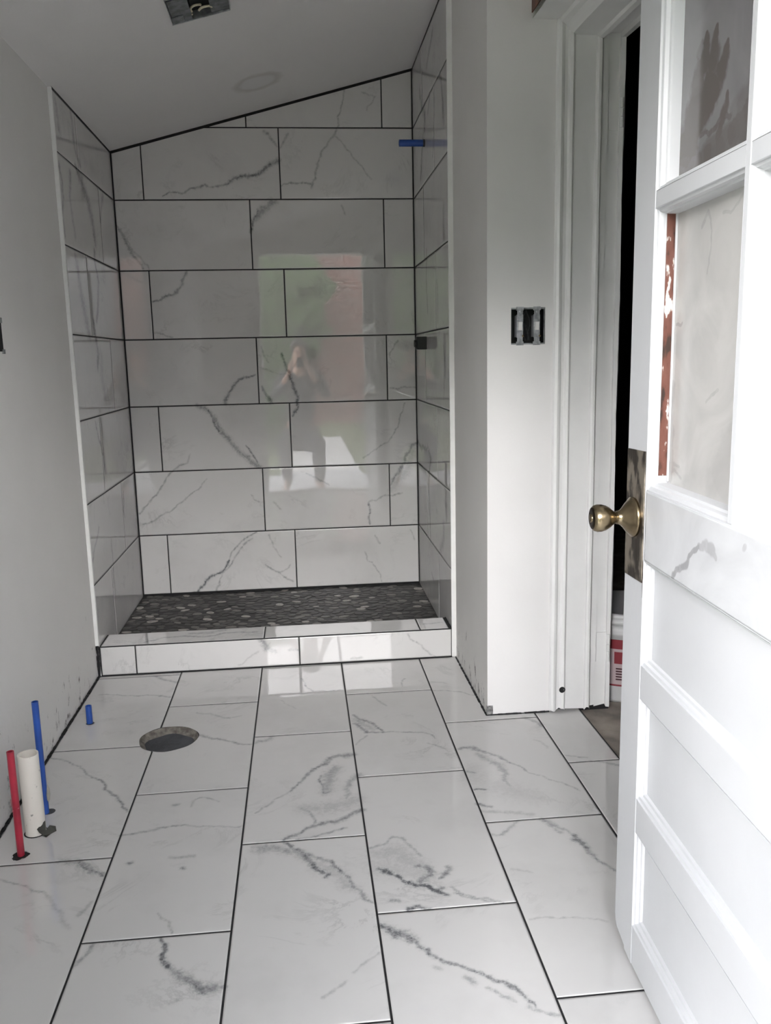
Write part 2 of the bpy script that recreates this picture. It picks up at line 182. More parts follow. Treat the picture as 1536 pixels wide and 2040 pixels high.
class MB:
    def __init__(s): s.v = []; s.f = []; s.mi = []; s.cur = 0; s.sm = []
    def add(s, vs, fs, smooth=False):
        b = len(s.v); s.v += [tuple(v) for v in vs]
        for f in fs: s.f.append([b + i for i in f]); s.mi.append(s.cur); s.sm.append(smooth)
    def box(s, x0, x1, y0, y1, z0, z1, T=None):
        vs = [(x, y, z) for x in (x0, x1) for y in (y0, y1) for z in (z0, z1)]
        if T: vs = [T(*v) for v in vs]
        s.add(vs, [(0, 1, 3, 2), (4, 6, 7, 5), (0, 4, 5, 1), (2, 3, 7, 6), (0, 2, 6, 4), (1, 5, 7, 3)])
    def quad(s, *p): s.add(p, [tuple(range(len(p)))])
    def tube(s, p0, p1, r, n=20, r1=None, caps=True, inner=None):
        p0 = Vector(p0); p1 = Vector(p1); d = (p1 - p0).normalized(); a = d.orthogonal().normalized(); b = d.cross(a)
        r1 = r if r1 is None else r1
        vs = []
        for p, rr in ((p0, r), (p1, r1)):
            vs += [p + a * rr * math.cos(2 * math.pi * i / n) + b * rr * math.sin(2 * math.pi * i / n) for i in range(n)]
        s.add(vs, [(i, (i + 1) % n, n + (i + 1) % n, n + i) for i in range(n)], True)
        if inner:
            vi = [p1 + a * inner * math.cos(2 * math.pi * i / n) + b * inner * math.sin(2 * math.pi * i / n) for i in range(n)]
            q = p1 - d * .1
            vj = [q + a * inner * math.cos(2 * math.pi * i / n) + b * inner * math.sin(2 * math.pi * i / n) for i in range(n)]
            s.add(vs[n:] + vi, [(i, (i + 1) % n, n + (i + 1) % n, n + i) for i in range(n)])
            s.add(vi + vj, [(i, (i + 1) % n, n + (i + 1) % n, n + i) for i in range(n)], True)
            s.add(vj, [tuple(range(n))])
        elif caps:
            s.add(vs[:n], [tuple(range(n))[::-1]]); s.add(vs[n:], [tuple(range(n))])
    def lathe(s, o, axis, prof, n=32, smooth=True):
        o = Vector(o); d = Vector(axis).normalized(); a = d.orthogonal().normalized(); b = d.cross(a)
        vs = []
        for t, r in prof: vs += [o + d * t + (a * math.cos(2 * math.pi * i / n) + b * math.sin(2 * math.pi * i / n)) * r for i in range(n)]
        fs = [(k * n + i, k * n + (i + 1) % n, (k + 1) * n + (i + 1) % n, (k + 1) * n + i) for k in range(len(prof) - 1) for i in range(n)]
        s.add(vs, fs, smooth)
    def path(s, pts, r, n=8):
        for i in range(len(pts) - 1): s.tube(pts[i], pts[i + 1], r, n)
    def mesh(s, name):
        me = bpy.data.meshes.new(name); me.from_pydata(s.v, [], s.f)
        me.polygons.foreach_set('material_index', s.mi); me.polygons.foreach_set('use_smooth', s.sm)
        bm = bmesh.new(); bm.from_mesh(me); bmesh.ops.recalc_face_normals(bm, faces=bm.faces); bm.to_mesh(me); bm.free()
        me.update(); return me
    def build(s, name, mats, parent=None, bevel=0):
        o = link(name, s.mesh(name), mats)
        if parent: par(o, parent)
        if bevel:
            b = o.modifiers.new('bevel', 'BEVEL'); b.width = bevel; b.segments = 2; b.limit_method = 'ANGLE'; b.angle_limit = .6
        return o

def fractal(pts, amp, rg, depth=3):
    pts = [np.array(p, float) for p in pts]
    for _ in range(depth):
        out = [pts[0]]
        for a, b in zip(pts[:-1], pts[1:]):
            d = b - a; L = np.hypot(*d); n = np.array([-d[1], d[0]]) / (L + 1e-9)
            out += [(a + b) / 2 + n * rg.normal() * L * amp, b]
        pts = out
    return pts
def prep_veins(V, amp=.07):
    rg = np.random.default_rng(3); segs = []
    for I, w, pts in V:
        ws = w if isinstance(w, list) else [w, w]
        P = fractal(pts, amp, rg)
        n = len(P) - 1
        for i in range(n):
            wi = np.interp((i + .5) / n, np.linspace(0, 1, len(ws)), ws) * .001 * (.75 + .5 * rg.random())
            segs.append((P[i], P[i + 1], max(wi * 1.25, .0021), I * 1.15 * (.75 + .45 * rg.random())))
    return segs

def tile_surface(name, O, U, V, Nn, tiles, veins=(), res=.0045, gap=.0045, clip=None, hole=None, mats=None, depth=.0005, grout=None, tilt=.0003, extra_skirt=.0009):
    """field of individually laid tiles: each a fine grid with its own edge, grout bed behind. U,V in-plane axes, Nn out of the wall"""
    O, U, V, Nn = [np.array(a, float) for a in (O, U, V, Nn)]
    segs = prep_veins(veins)
    VV = []; FF = []; SM = []; VD = []; VI = []; TN = []; base = 0
    rg = np.random.default_rng(11)
    for ti, (u0, v0, u1, v1) in enumerate(tiles):
        u0 += gap / 2; u1 -= gap / 2; v0 += gap / 2; v1 -= gap / 2
        if clip:   # v < a + b u
            a_, b_ = clip
            if b_ > 0 and a_ + b_ * u0 < v0 + .001: u0 = (v0 + .001 - a_) / b_
            if u0 >= u1 - .002: continue
        nu = max(2, int(math.ceil((u1 - u0) / res)) + 1); nv = max(2, int(math.ceil((v1 - v0) / res)) + 1)
        uu = np.linspace(u0, u1, nu); tt = np.linspace(0, 1, nv)
        top = np.full(nu, v1)
        if clip: top = np.minimum(top, clip[0] + clip[1] * uu)
        UU = np.repeat(uu[:, None], nv, 1); WW = v0 + tt[None, :] * (top - v0)[:, None]
        uf = UU.ravel().copy(); vf = WW.ravel().copy()
        keep = None
        if hole:
            for (hu, hv, hr, he) in hole:
                dx = uf - hu; dy = vf - hv; r = np.hypot(dx, dy); ang = np.arctan2(dy, dx)
                R = hr * (1 + he * np.sin(3 * ang + 1) + he * .6 * np.sin(7 * ang))
                ins = r < R
                if ins.any():
                    k = ins if keep is None else (keep | ins)
                    keep = k
                    s_ = np.where(ins, R / np.maximum(r, 1e-6), 1)
                    near = ins & (r > R - 1.6 * res)
                    uf = np.where(near, hu + dx * s_, uf); vf = np.where(near, hv + dy * s_, vf)
        D = np.full(uf.shape, 4.0); I = np.zeros(uf.shape)
        bu0, bu1, bv0, bv1 = u0 - .08, u1 + .08, v0 - .08, v1 + .08
        for A, B, w, inten in segs:
            if max(A[0], B[0]) < bu0 or min(A[0], B[0]) > bu1 or max(A[1], B[1]) < bv0 or min(A[1], B[1]) > bv1: continue
            m = (uf > min(A[0], B[0]) - 4 * w) & (uf < max(A[0], B[0]) + 4 * w) & (vf > min(A[1], B[1]) - 4 * w) & (vf < max(A[1], B[1]) + 4 * w)
            if not m.any(): continue
            d = B - A; L2 = d @ d + 1e-12
            tq = np.clip(((uf[m] - A[0]) * d[0] + (vf[m] - A[1]) * d[1]) / L2, 0, 1)
            dd = np.hypot(uf[m] - A[0] - tq * d[0], vf[m] - A[1] - tq * d[1]) / w
            # keep the strongest contribution
            cur = I[m] * np.exp(-D[m] ** 2); new = inten * np.exp(-dd ** 2)
            b_ = (new > cur) | ((I[m] == 0))
            Dm = D[m]; Im = I[m]; Dm[b_] = dd[b_]; Im[b_] = inten; D[m] = Dm; I[m] = Im
        tu, tv, t0 = rg.normal() * tilt, rg.normal() * tilt, 0
        off = tu * (uf - (u0 + u1) / 2) / (u1 - u0 + .1) + tv * (vf - (v0 + v1) / 2) / (v1 - v0 + .1)
        P = O + uf[:, None] * U + vf[:, None] * V + off[:, None] * Nn
        idx = np.arange(nu * nv).reshape(nu, nv) + base
        q = np.stack([idx[:-1, :-1], idx[1:, :-1], idx[1:, 1:], idx[:-1, 1:]], -1).reshape(-1, 4)
        if keep is not None:
            kk = keep & ~(np.zeros_like(keep))
            inner = np.zeros(len(uf), bool)
            for (hu, hv, hr, he) in hole:
                dx = uf - hu; dy = vf - hv; ang = np.arctan2(dy, dx)
                R = hr * (1 + he * np.sin(3 * ang + 1) + he * .6 * np.sin(7 * ang))
                inner |= np.hypot(dx, dy) < R - 1e-5
            q = q[~inner[q - base].any(1)]
        # rim skirt
        rim = np.concatenate([idx[:, 0], idx[-1, 1:], idx[-2::-1, -1], idx[0, -2:0:-1]])
        if keep is not None: rim_ok = ~inner[rim - base]
        else: rim_ok = np.ones(len(rim), bool)
        sk = P[rim - base] - Nn * extra_skirt
        nb = base + nu * nv; ids = nb + np.arange(len(rim))
        nx = np.roll(np.arange(len(rim)), -1)
        sq = np.stack([rim, ids, ids[nx], rim[nx]], -1)[rim_ok & rim_ok[nx]]
        VV.append(P); VV.append(sk); FF.append(q); FF.append(sq); SM.append(np.ones(len(q), bool)); SM.append(np.zeros(len(sq), bool))
        r_ = rg.random() * 40
        VD += [D, D[rim - base]]; VI += [I, I[rim - base]]; TN.append(np.full(len(uf) + len(rim), r_))
        base += nu * nv + len(rim)
    ntile = sum(len(f) for f in FF)
    if grout is not None:
        gp = [O + g[0] * U + g[1] * V - Nn * depth for g in grout]
        if hole:   # ring the bed around holes is dropped: bed built as triangles around the first hole
            hu, hv, hr, he = hole[0]; n = 48
            ring = [O + (hu + hr * math.cos(2 * math.pi * i / n)) * U + (hv + hr * math.sin(2 * math.pi * i / n)) * V - Nn * depth for i in range(n)]
            g0 = [g[0] for g in grout]; g1 = [g[1] for g in grout]
            a0, a1, b0, b1 = min(g0), max(g0), min(g1), max(g1)
            outer = []
            for i in range(n):
                c_, s_ = math.cos(2 * math.pi * i / n), math.sin(2 * math.pi * i / n)
                k = min((( (a1 - hu) if c_ > 0 else (a0 - hu)) / c_) if abs(c_) > 1e-6 else 1e9, (((b1 - hv) if s_ > 0 else (b0 - hv)) / s_) if abs(s_) > 1e-6 else 1e9)
                outer.append(O + (hu + k * c_) * U + (hv + k * s_) * V - Nn * depth)
            VV.append(np.array(ring + outer))
            gq = np.array([[base + i, base + (i + 1) % n, base + n + (i + 1) % n, base + n + i] for i in range(n)])
            cnt = 2 * n
            corners = [(a0, b0), (a1, b0), (a1, b1), (a0, b1)]
            extra = []
            VV.append(np.array([O + c[0] * U + c[1] * V - Nn * depth for c in corners]))
            for ci, c in enumerate(corners):
                ang = math.atan2(c[1] - hv, c[0] - hu) % (2 * math.pi); i0 = int(ang / (2 * math.pi) * n) % n
                extra.append([base + n + i0, base + 2 * n + ci, base + n + (i0 + 1) % n, base + n + (i0 + 1) % n])
            cnt += 4; tri = [e[:3] for e in extra]
        else:
            VV.append(np.array(gp)); gq = np.array([[base, base + 1, base + 2, base + 3]]); cnt = 4; tri = []
        for D_ in range(1): VD.append(np.full(cnt, 4.0)); VI.append(np.zeros(cnt)); TN.append(np.zeros(cnt))
        FF.append(gq); SM.append(np.zeros(len(gq), bool))
    P = np.concatenate(VV); Fq = np.concatenate(FF).astype(np.int32); sm = np.concatenate(SM)
    me = bpy.data.meshes.new(name)
    me.vertices.add(len(P)); me.vertices.foreach_set('co', P.astype(np.float32).ravel())
    trs = np.array(tri, np.int32) if (grout is not None and len(tri)) else np.zeros((0, 3), np.int32)
    nl = Fq.size + trs.size
    me.loops.add(nl); me.loops.foreach_set('vertex_index', np.concatenate([Fq.ravel(), trs.ravel()]))
    me.polygons.add(len(Fq) + len(trs))
    ls = np.concatenate([np.arange(len(Fq)) * 4, len(Fq) * 4 + np.arange(len(trs)) * 3]).astype(np.int32)
    me.polygons.foreach_set('loop_start', ls)
    mi = np.zeros(len(Fq) + len(trs), np.int32); mi[ntile:] = 1
    me.update(calc_edges=True); me.validate()
    if len(me.polygons) == len(mi):
        me.polygons.foreach_set('material_index', mi); me.polygons.foreach_set('use_smooth', np.concatenate([sm, np.zeros(len(trs), bool)]))
    for nm, arr in (('vd', VD), ('vi', VI), ('tn', TN)):
        at = me.attributes.new(nm, 'FLOAT', 'POINT'); at.data.foreach_set('value', np.concatenate(arr).astype(np.float32))
    return link(name, me, mats or [MARBLE, GROUT])

# ------------------------------------------------------------------ dimensions (metres)
XR, YB = 1.335, .909
P, L_ = .303, .603
Z1, ZS = .3517, .060
CZ0, CK = 2.072, .2607
ceil_z = lambda x: CZ0 + CK * x
XW = 1.352            # plaster return wall
YSW = -.561           # wall with the switches
YENT = -2.50          # entrance wall
COLS = [-.0067 + i * P for i in range(7)]

# ------------------------------------------------------------------ floor
jo = [-.6282, -.3311, -.6138, -.3163, -.5983, -.9191 + 2 * L_]
tiles = []
for c in range(6):
    a, b = COLS[c], COLS[c + 1]
    if c == 5: b = 1.662
    ys = [0.0] + [jo[c] - k * L_ for k in range(-2, 6) if -2.5 < jo[c] - k * L_ < -.0001] + [-2.52]
    for y1, y0 in zip(ys[:-1], ys[1:]): tiles.append((a, y0, b, y1))
HOLE = (.333, -.585, .091, .018)
floor = tile_surface('floor', (0, 0, 0), (1, 0, 0), (0, 1, 0), (0, 0, 1), tiles, FLV, res=.0040, hole=[HOLE, (.072, -1.192, .019, .12)],
                     grout=[(-.02, -2.62), (1.664, -2.62), (1.664, 0.01), (-.02, .01)])
tag(floor, kind='structure')
# sub floor slab with the closet hole cut through
m = MB(); hu, hv, hr, he = HOLE; n = 48
ring = lambda r, z, wob=0: [(hu + (r + wob * math.sin(5 * 2 * math.pi * i / n)) * math.cos(2 * math.pi * i / n), hv + (r + wob * math.sin(5 * 2 * math.pi * i / n)) * math.sin(2 * math.pi * i / n), z) for i in range(n)]
def ringband(mb, A, B): mb.add(A + B, [(i, (i + 1) % n, n + (i + 1) % n, n + i) for i in range(n)])
hole = empty('floor_drain_opening', (hu, hv, 0)); tag(hole, 'round rough-edged hole in the floor tile filled with dark cement, left of centre', 'floor hole')
ringband(m, ring(hr * 1.02, -.001), ring(hr * .95, -.010, .002)); ringband(m, ring(hr * .95, -.010, .002), ring(hr * .80, -.020, .004))
m.build('ragged_rim', THINSET, hole)
m = MB(); m.add(ring(hr * .86, -.019, .002), [tuple(range(n))]); m.build('cement_fill', DARKCONC, hole)
m = MB(); m.box(-.02, 1.664, -2.62, .01, -.12, -.030); tag(m.build('floor_slab', DARKCONC), kind='structure')
m = MB(); m.box(1.662, 2.0, -1.45, -.50, -.10, -.009)
thr = m.build('floor_threshold', CONC); tag(thr, kind='structure')

# ------------------------------------------------------------------ shower walls
def rows(joint_even, joint_odd, lo, hi, start_v, top=2.6):
    """joint_even -> vertical joints in rows k=0,2,4..; returns tile rects"""
    out = []; ks = list(range(-1, 8))
    for k in ks:
        v0 = Z1 + k * P if k >= 0 else start_v; v1 = Z1 + (k + 1) * P if k >= 0 else Z1
        js = joint_odd if k % 2 else joint_even
        us = [lo] + [j for j in js if lo + .01 < j < hi - .01] + [hi]
        for a, b in zip(us[:-1], us[1:]): out.append((a, v0, b, v1))
    return out
wb = tile_surface('wall_back', (0, YB, 0), (1, 0, 0), (0, 0, 1), (0, -1, 0), rows([.5936, .5936 + L_], [.1307, .1307 + L_], .002, XR - .001, ZS + .004), BKV,
                  res=.0042, gap=.005, clip=(CZ0 - .012, CK), grout=[(-.02, 0), (XR + .02, 0), (XR + .02, ceil_z(XR + .02)), (-.02, ceil_z(-.02))])
tag(wb, kind='structure')
wl = tile_surface('wall_left', (0, 0, 0), (0, 1, 0), (0, 0, 1), (1, 0, 0), rows([YB - .303], [YB - .606], .003, YB - .002, .052), LWV, res=.007,
                  clip=(CZ0 - .010, 1e-9), grout=[(0, 0), (YB + .01, 0), (YB + .01, CZ0), (0, CZ0)])
tag(wl, kind='structure')
wr = tile_surface('wall_right', (XR, 0, 0), (0, 1, 0), (0, 0, 1), (-1, 0, 0), rows([YB - .303], [YB - .606], .003, YB - .002, .052), RWV, res=.007,
                  clip=(ceil_z(XR) - .010, 1e-9), grout=[(0, 0), (YB + .01, 0), (YB + .01, ceil_z(XR)), (0, ceil_z(XR))])
tag(wr, kind='structure')
# solid backing behind everything
m = MB()
m.box(-.20, -.0125, -2.62, 1.05, -.15, 2.9); tag(m.build('wall_left_plaster', PAINT), kind='structure')
m = MB(); m.box(-.20, 1.9, YB + .003, 1.10, -.15, 2.9); tag(m.build('wall_back_backing', BLACK), kind='structure')
m = MB()
m.quad((XW, YSW, -.01), (XW, 0.0, -.01), (XW, 0.0, 2.8), (XW, YSW, 2.8))
m.quad((XW, 0.0, -.01), (XW, .0, 2.8), (XR + .001, .0, 2.8), (XR + .001, .0, -.01))
tag(m.build('wall_return', PAINT), kind='structure')
m = MB(); m.box(XW + .012, 1.76, -.49, 1.05, -.15, 2.8); tag(m.build('wall_right_core', BLACK), kind='structure')
# wall with switches (opening cut for the box)
HX0, HX1, HZ0, HZ1 = 1.4255, 1.5305, 1.187, 1.296
m = MB()
for (a, b, c, d) in ((XW, HX0, -.01, 2.8), (HX1, 1.556, -.01, 2.8), (HX0, HX1, -.01, HZ0), (HX0, HX1, HZ1, 2.8)):
    m.quad((a, YSW, c), (b, YSW, c), (b, YSW, d), (a, YSW, d))
for (a, b, c, d) in ((HX0, HX0, HZ0, HZ1), (HX1, HX1, HZ0, HZ1)): m.quad((a, YSW, c), (a, YSW + .012, c), (a, YSW + .012, d), (a, YSW, d))
for z in (HZ0, HZ1): m.quad((HX0, YSW, z), (HX1, YSW, z), (HX1, YSW + .012, z), (HX0, YSW + .012, z))
SWP = simple('smooth_off_white_wall', (.80, .79, .78), .5, var=.05, scale=3, bump=.0004, bscale=30)
tag(m.build('wall_switch', SWP), kind='structure')
# corner bead left bare at the foot
m = MB(); m.box(XW - .0015, XW + .018, YSW - .0015, YSW + .001, .0, .033); m.box(XW - .0015, XW + .0005, YSW, YSW + .012, 0, .03)
bead = m.build('corner_bead', simple('bare_zinc', (.6, .6, .6), .35, .9, var=.6, scale=120, bump=.001))
tag(bead, 'bare zinc corner bead showing at the foot of the wall corner', 'corner bead')
# grimy caulk along the foot of the walls
def caulk(mb, pts, w=.005, seed=1):
    rg = random.Random(seed)
    for a, b in zip(pts[:-1], pts[1:]):
        a = Vector(a); b = Vector(b); n_ = max(2, int((b - a).length / .012))
        for i in range(n_):
            p = a.lerp(b, i / n_); q = a.lerp(b, (i + 1.15) / n_)
            mb.tube(p, q, w * rg.uniform(.5, 1.15), 6)
m = MB(); caulk(m, [(-.008, -2.4, .0), (-.008, -.005, .0)], .0055, 2); caulk(m, [(-.006, -.003, .0), (-.006, -.003, .12)], .006, 5)
caulk(m, [(XW - .003, -.003, 0), (XW - .003, YSW - .001, 0), (1.50, YSW - .003, 0), (1.555, YSW - .004, .002)], .0042, 3)
caulk(m, [(-.008, -.0025, .1165), (-.008, .14, .1165)], .0035, 4); caulk(m, [(XR - .001, .0, .1165), (XR - .001, .14, .1165)], .004, 8)
tag(m.build('baseboard_caulk', GROUT), kind='structure')

# ceiling with a faint round patch
mc, t, p = new_mat('ceiling_paint'); Lk = t.links.new
g = N(t, 'ShaderNodeNewGeometry'); nz = N(t, 'ShaderNodeTexNoise'); nz.inputs['Scale'].default_value = 3; nz.inputs['Detail'].default_value = 6; Lk(g.outputs['Position'], nz.inputs['Vector'])
r = N(t, 'ShaderNodeValToRGB'); r.color_ramp.elements[0].color = (.82, .81, .80, 1); r.color_ramp.elements[1].color = (.77, .76, .755, 1); Lk(nz.outputs['Fac'], r.inputs[0])
ds = N(t, 'ShaderNodeVectorMath', operation='DISTANCE'); Lk(g.outputs['Position'], ds.inputs[0]); ds.inputs[1].default_value = (.665, .535, ceil_z(.665))
wob = N(t, 'ShaderNodeTexNoise'); wob.inputs['Scale'].default_value = 18; Lk(g.outputs['Position'], wob.inputs['Vector'])
wm = N(t, 'ShaderNodeMath', operation='MULTIPLY_ADD'); Lk(wob.outputs['Fac'], wm.inputs[0]); wm.inputs[1].default_value = .03; Lk(ds.outputs['Value'], wm.inputs[2])
r2 = N(t, 'ShaderNodeValToRGB'); e = r2.color_ramp.elements; e[0].position = .0; e[0].color = (.96, .965, .97, 1); e[1].position = .125; e[1].color = (1, 1, 1, 1)
for ps, cl in ((.075, (.95, .955, .96, 1)), (.095, (.80, .79, .77, 1)), (.107, (.86, .85, .83, 1))): q = e.new(ps); q.color = cl
Lk(wm.outputs[0], r2.inputs[0])
mm = N(t, 'ShaderNodeMix', data_type='RGBA', blend_type='MULTIPLY'); mm.inputs['Factor'].default_value = 1; Lk(r.outputs[0], mm.inputs['A']); Lk(r2.outputs[0], mm.inputs['B']); Lk(mm.outputs['Result'], p.inputs['Base Color'])
p.inputs['Roughness'].default_value = .7; p.inputs['Specular IOR Level'].default_value = .25
nb = N(t, 'ShaderNodeTexNoise'); nb.inputs['Scale'].default_value = 40; Lk(g.outputs['Position'], nb.inputs['Vector']); b_ = N(t, 'ShaderNodeBump'); b_.inputs['Distance'].default_value = .0006; Lk(nb.outputs['Fac'], b_.inputs['Height']); Lk(b_.outputs[0], p.inputs['Normal'])
CEIL = mc
BX0, BX1, BY0, BY1 = .440, .618, -.430, -.250
m = MB(); T = lambda x, y, z: (x, y, ceil_z(x) + z)
for (a, b, c, d) in ((-.2, BX0, -2.62, 1.1), (BX1, 1.95, -2.62, 1.1), (BX0, BX1, -2.62, BY0), (BX0, BX1, BY1, 1.1)): m.box(a, b, c, d, 0, .03, T)
tag(m.build('ceiling', CEIL), kind='structure')
m = MB(); m.box(-.25, 2.0, -2.7, 1.15, .12, .16, T); tag(m.build('ceiling_deck', BLACK), kind='structure')

# metal edge trims of the tiled alcove
m = MB(); m.box(-.0125, .0005, -.004, .004, .117, ceil_z(0) - .003); tag(m.build('trim_1', WHITE_TRIM, bevel=.0012), kind='structure')
m = MB(); m.box(XR - .001, XW + .0005, -.004, .004, .004, ceil_z(XR)); tag(m.build('trim_2', WHITE_TRIM, bevel=.0012), kind='structure')

# ------------------------------------------------------------------ curb
curb = empty('shower_curb', (XR / 2, .07, 0)); tag(curb, 'low step faced with glossy marble-look tile in front of the shower', 'shower curb')
cf = tile_surface('front_tiles', (0, 0, 0), (1, 0, 0), (0, 0, 1), (0, -1, 0), [(.002, .003, .131, .115), (.131, .003, .7435, .115), (.7435, .003, XR - .001, .115)], CFV, res=.004, gap=.0045, grout=[(0, 0), (XR, 0), (XR, .116), (0, .116)])
par(cf, curb)
ct = tile_surface('top_tiles', (0, 0, .117), (1, 0, 0), (0, 1, 0), (0, 0, 1), [(.004, .002, .612, .1445), (.612, .002, 1.212, .1445), (1.212, .002, XR - .010, .1445)], CTV, res=.004, gap=.0045, grout=[(0, 0), (XR, 0), (XR, .143), (0, .143)])
par(ct, curb)
m = MB(); m.box(.0, XR, .0017, .1425, -.01, .1155); m.build('curb_core', GROUT, curb)

# ------------------------------------------------------------------ pebble floor of the shower
pan = empty('shower_floor', (XR / 2, .53, .05)); tag(pan, 'shower floor of flat charcoal and grey river pebbles in dark grout', 'pebble floor')
m = MB(); m.box(.0, XR, .14, YB + .002, .0, .0555); m.build('pebble_grout', simple('black_pebble_grout', (.018, .018, .018), .6, var=.3, scale=60), pan)
pts = []; tries = 0
while tries < 26000:
    tries += 1
    q = (rng.uniform(.012, XR - .012), rng.uniform(.150, YB - .012)); rr = rng.uniform(.0285, .041)
    if all((q[0] - a) ** 2 + ((q[1] - b) * 1.12) ** 2 > ((rr + c) / 2) ** 2 for a, b, c in pts): pts.append((*q, rr))
vs = []; fs = []; tones = []; nn = 14
for (x, y, rr) in pts:
    a = rr * rng.uniform(.54, .70); b = rr * rng.uniform(.36, .46); th = rng.normal() * .5; hgt = rng.uniform(.0012, .0026)
    base = len(vs); ph = rng.random() * 6
    tone = rng.choice([.012, .024, .05, .12, .30], p=[.25, .30, .22, .14, .09]) * rng.uniform(.8, 1.2)
    for (s_, z) in ((1, .054), (1.0, .0555 + hgt * .5), (.94, .0555 + hgt * .9), (.84, .0555 + hgt)):
        for i in range(nn):
            an = 2 * math.pi * i / nn; w_ = 1 + .07 * math.sin(2 * an + ph) + .05 * math.sin(3 * an + ph * 2)
            px, py = a * s_ * w_ * math.cos(an), b * s_ * w_ * math.sin(an)
            X = min(max(x + px * math.cos(th) - py * math.sin(th), .001), XR - .001); Y = min(y + px * math.sin(th) + py * math.cos(th), YB - .001)
            vs.append((X, Y, z)); tones.append(tone)
    for k in range(3):
        for i in range(nn): fs.append((base + k * nn + i, base + k * nn + (i + 1) % nn, base + (k + 1) * nn + (i + 1) % nn, base + (k + 1) * nn + i))
    fs.append(tuple(base + 3 * nn + i for i in range(nn)))
me = bpy.data.meshes.new('pebbles'); me.from_pydata(vs, [], fs); at = me.attributes.new('tone', 'FLOAT', 'POINT'); at.data.foreach_set('value', tones)
me.polygons.foreach_set('use_smooth', [True] * len(fs))
pm, t, p = new_mat('river_pebble'); an = N(t, 'ShaderNodeAttribute', attribute_name='tone'); nz = N(t, 'ShaderNodeTexNoise'); nz.inputs['Scale'].default_value = 120
g = N(t, 'ShaderNodeNewGeometry'); t.links.new(g.outputs['Position'], nz.inputs['Vector'])
ml = N(t, 'ShaderNodeMath', operation='MULTIPLY'); ad = N(t, 'ShaderNodeMath', operation='ADD'); t.links.new(nz.outputs['Fac'], ad.inputs[0]); ad.inputs[1].default_value = .5
t.links.new(an.outputs['Fac'], ml.inputs[0]); t.links.new(ad.outputs[0], ml.inputs[1])
cb = N(t, 'ShaderNodeCombineColor'); m2 = N(t, 'ShaderNodeMath', operation='MULTIPLY'); m2.inputs[1].default_value = .93; m3 = N(t, 'ShaderNodeMath', operation='MULTIPLY'); m3.inputs[1].default_value = .86
t.links.new(ml.outputs[0], cb.inputs[0]); t.links.new(ml.outputs[0], m2.inputs[0]); t.links.new(ml.outputs[0], m3.inputs[0]); t.links.new(m2.outputs[0], cb.inputs[1]); t.links.new(m3.outputs[0], cb.inputs[2])
t.links.new(cb.outputs[0], p.inputs['Base Color']); p.inputs['Roughness'].default_value = .5
pb = link('pebbles', me, pm); par(pb, pan); pb['kind'] = 'stuff'

# ------------------------------------------------------------------ doorway to the hall: stepped jamb and head
prof = [(1.5555, 0), (1.5560, -.004), (1.5600, -.010), (1.5680, -.013), (1.5740, -.011), (1.5800, -.006), (1.5890, -.005), (1.5940, -.012), (1.6020, -.014), (1.6080, -.009), (1.6095, -.004),
        (1.6720, -.004), (1.6735, -.011), (1.6790, -.014), (1.6860, -.014), (1.6900, -.009), (1.6905, .004), (1.7120, .004), (1.7125, .012), (1.7480, .012), (1.7485, .002), (1.7600, -.001), (1.7640, .006), (1.7640, .06)]
jt = empty('trim_3', (1.66, YSW, 0)); tag(jt, kind='structure')
m = MB(); zs = np.linspace(.006, 2.10, 60); rj = random.Random(4); n_ = len(prof)
vs = []
for zi, z in enumerate(zs):
    for i, (x, y) in enumerate(prof):
        wv = .0012 * math.sin(z * 9 + i) * (1 if i > 15 else .35) + (rj.uniform(-.0006, .0006) if i > 11 else 0)
        zz = z if zi else z + rj.uniform(-.004, .008)
        vs.append((x + wv, YSW + y, zz))
m.add(vs, [(a * n_ + i, a * n_ + i + 1, (a + 1) * n_ + i + 1, (a + 1) * n_ + i) for a in range(len(zs) - 1) for i in range(n_ - 1)], False)
m.build('side_jamb', GLOSSW, jt)
# head: the same profile turned over, sagging a little towards the room
m = MB(); hp = [(1.484, 2.097), (1.562, 2.096), (1.566, 2.086), (1.580, 2.080), (1.590, 2.066), (1.600, 2.056), (1.672, 2.054), (1.676, 2.046), (1.690, 2.044), (1.6905, 2.058), (1.712, 2.058), (1.7125, 2.066), (1.748, 2.066), (1.749, 2.052), (1.764, 2.052), (1.764, 2.30)]
ys = np.linspace(YSW + .01, -1.42, 24); vs = []; n_ = len(hp)
for yi, y in enumerate(ys):
    for i, (x, z) in enumerate(hp): vs.append((x, y, z + .035 * (y - YSW) + .0008 * math.sin(y * 14 + i)))
m.add(vs, [(a * n_ + i, a * n_ + i + 1, (a + 1) * n_ + i + 1, (a + 1) * n_ + i) for a in range(len(ys) - 1) for i in range(n_ - 1)], False)
m.build('head_jamb', GLOSSW, jt)
m = MB(); m.box(1.556, 1.764, YSW + .014, -.49, -.01, 2.3); m.build('jamb_core', BLACK, jt)
for hz, hh in ((1.846, .045), (.209, .050)):
    m = MB(); m.box(1.716, 1.7495, YSW + .0085, YSW + .013, hz - hh, hz + hh)
    m.tube((1.7525, YSW - .004, hz - hh + .004), (1.7525, YSW - .004, hz - .012), .0052, 10); m.tube((1.7525, YSW - .004, hz - .010), (1.7525, YSW - .004, hz + .012), .0050, 10); m.tube((1.7525, YSW - .004, hz + .014), (1.7525, YSW - .004, hz + hh - .004), .0052, 10)
    m.build('painted_hinge', GLOSSW, jt)
m = MB(); m.lathe((1.597, YSW - .0135, .078), (0, -1, 0), [(0, 0.0001), (.0006, .0075), (.0003, .0105)], 14); m.build('screw_hole', BLACK, jt)
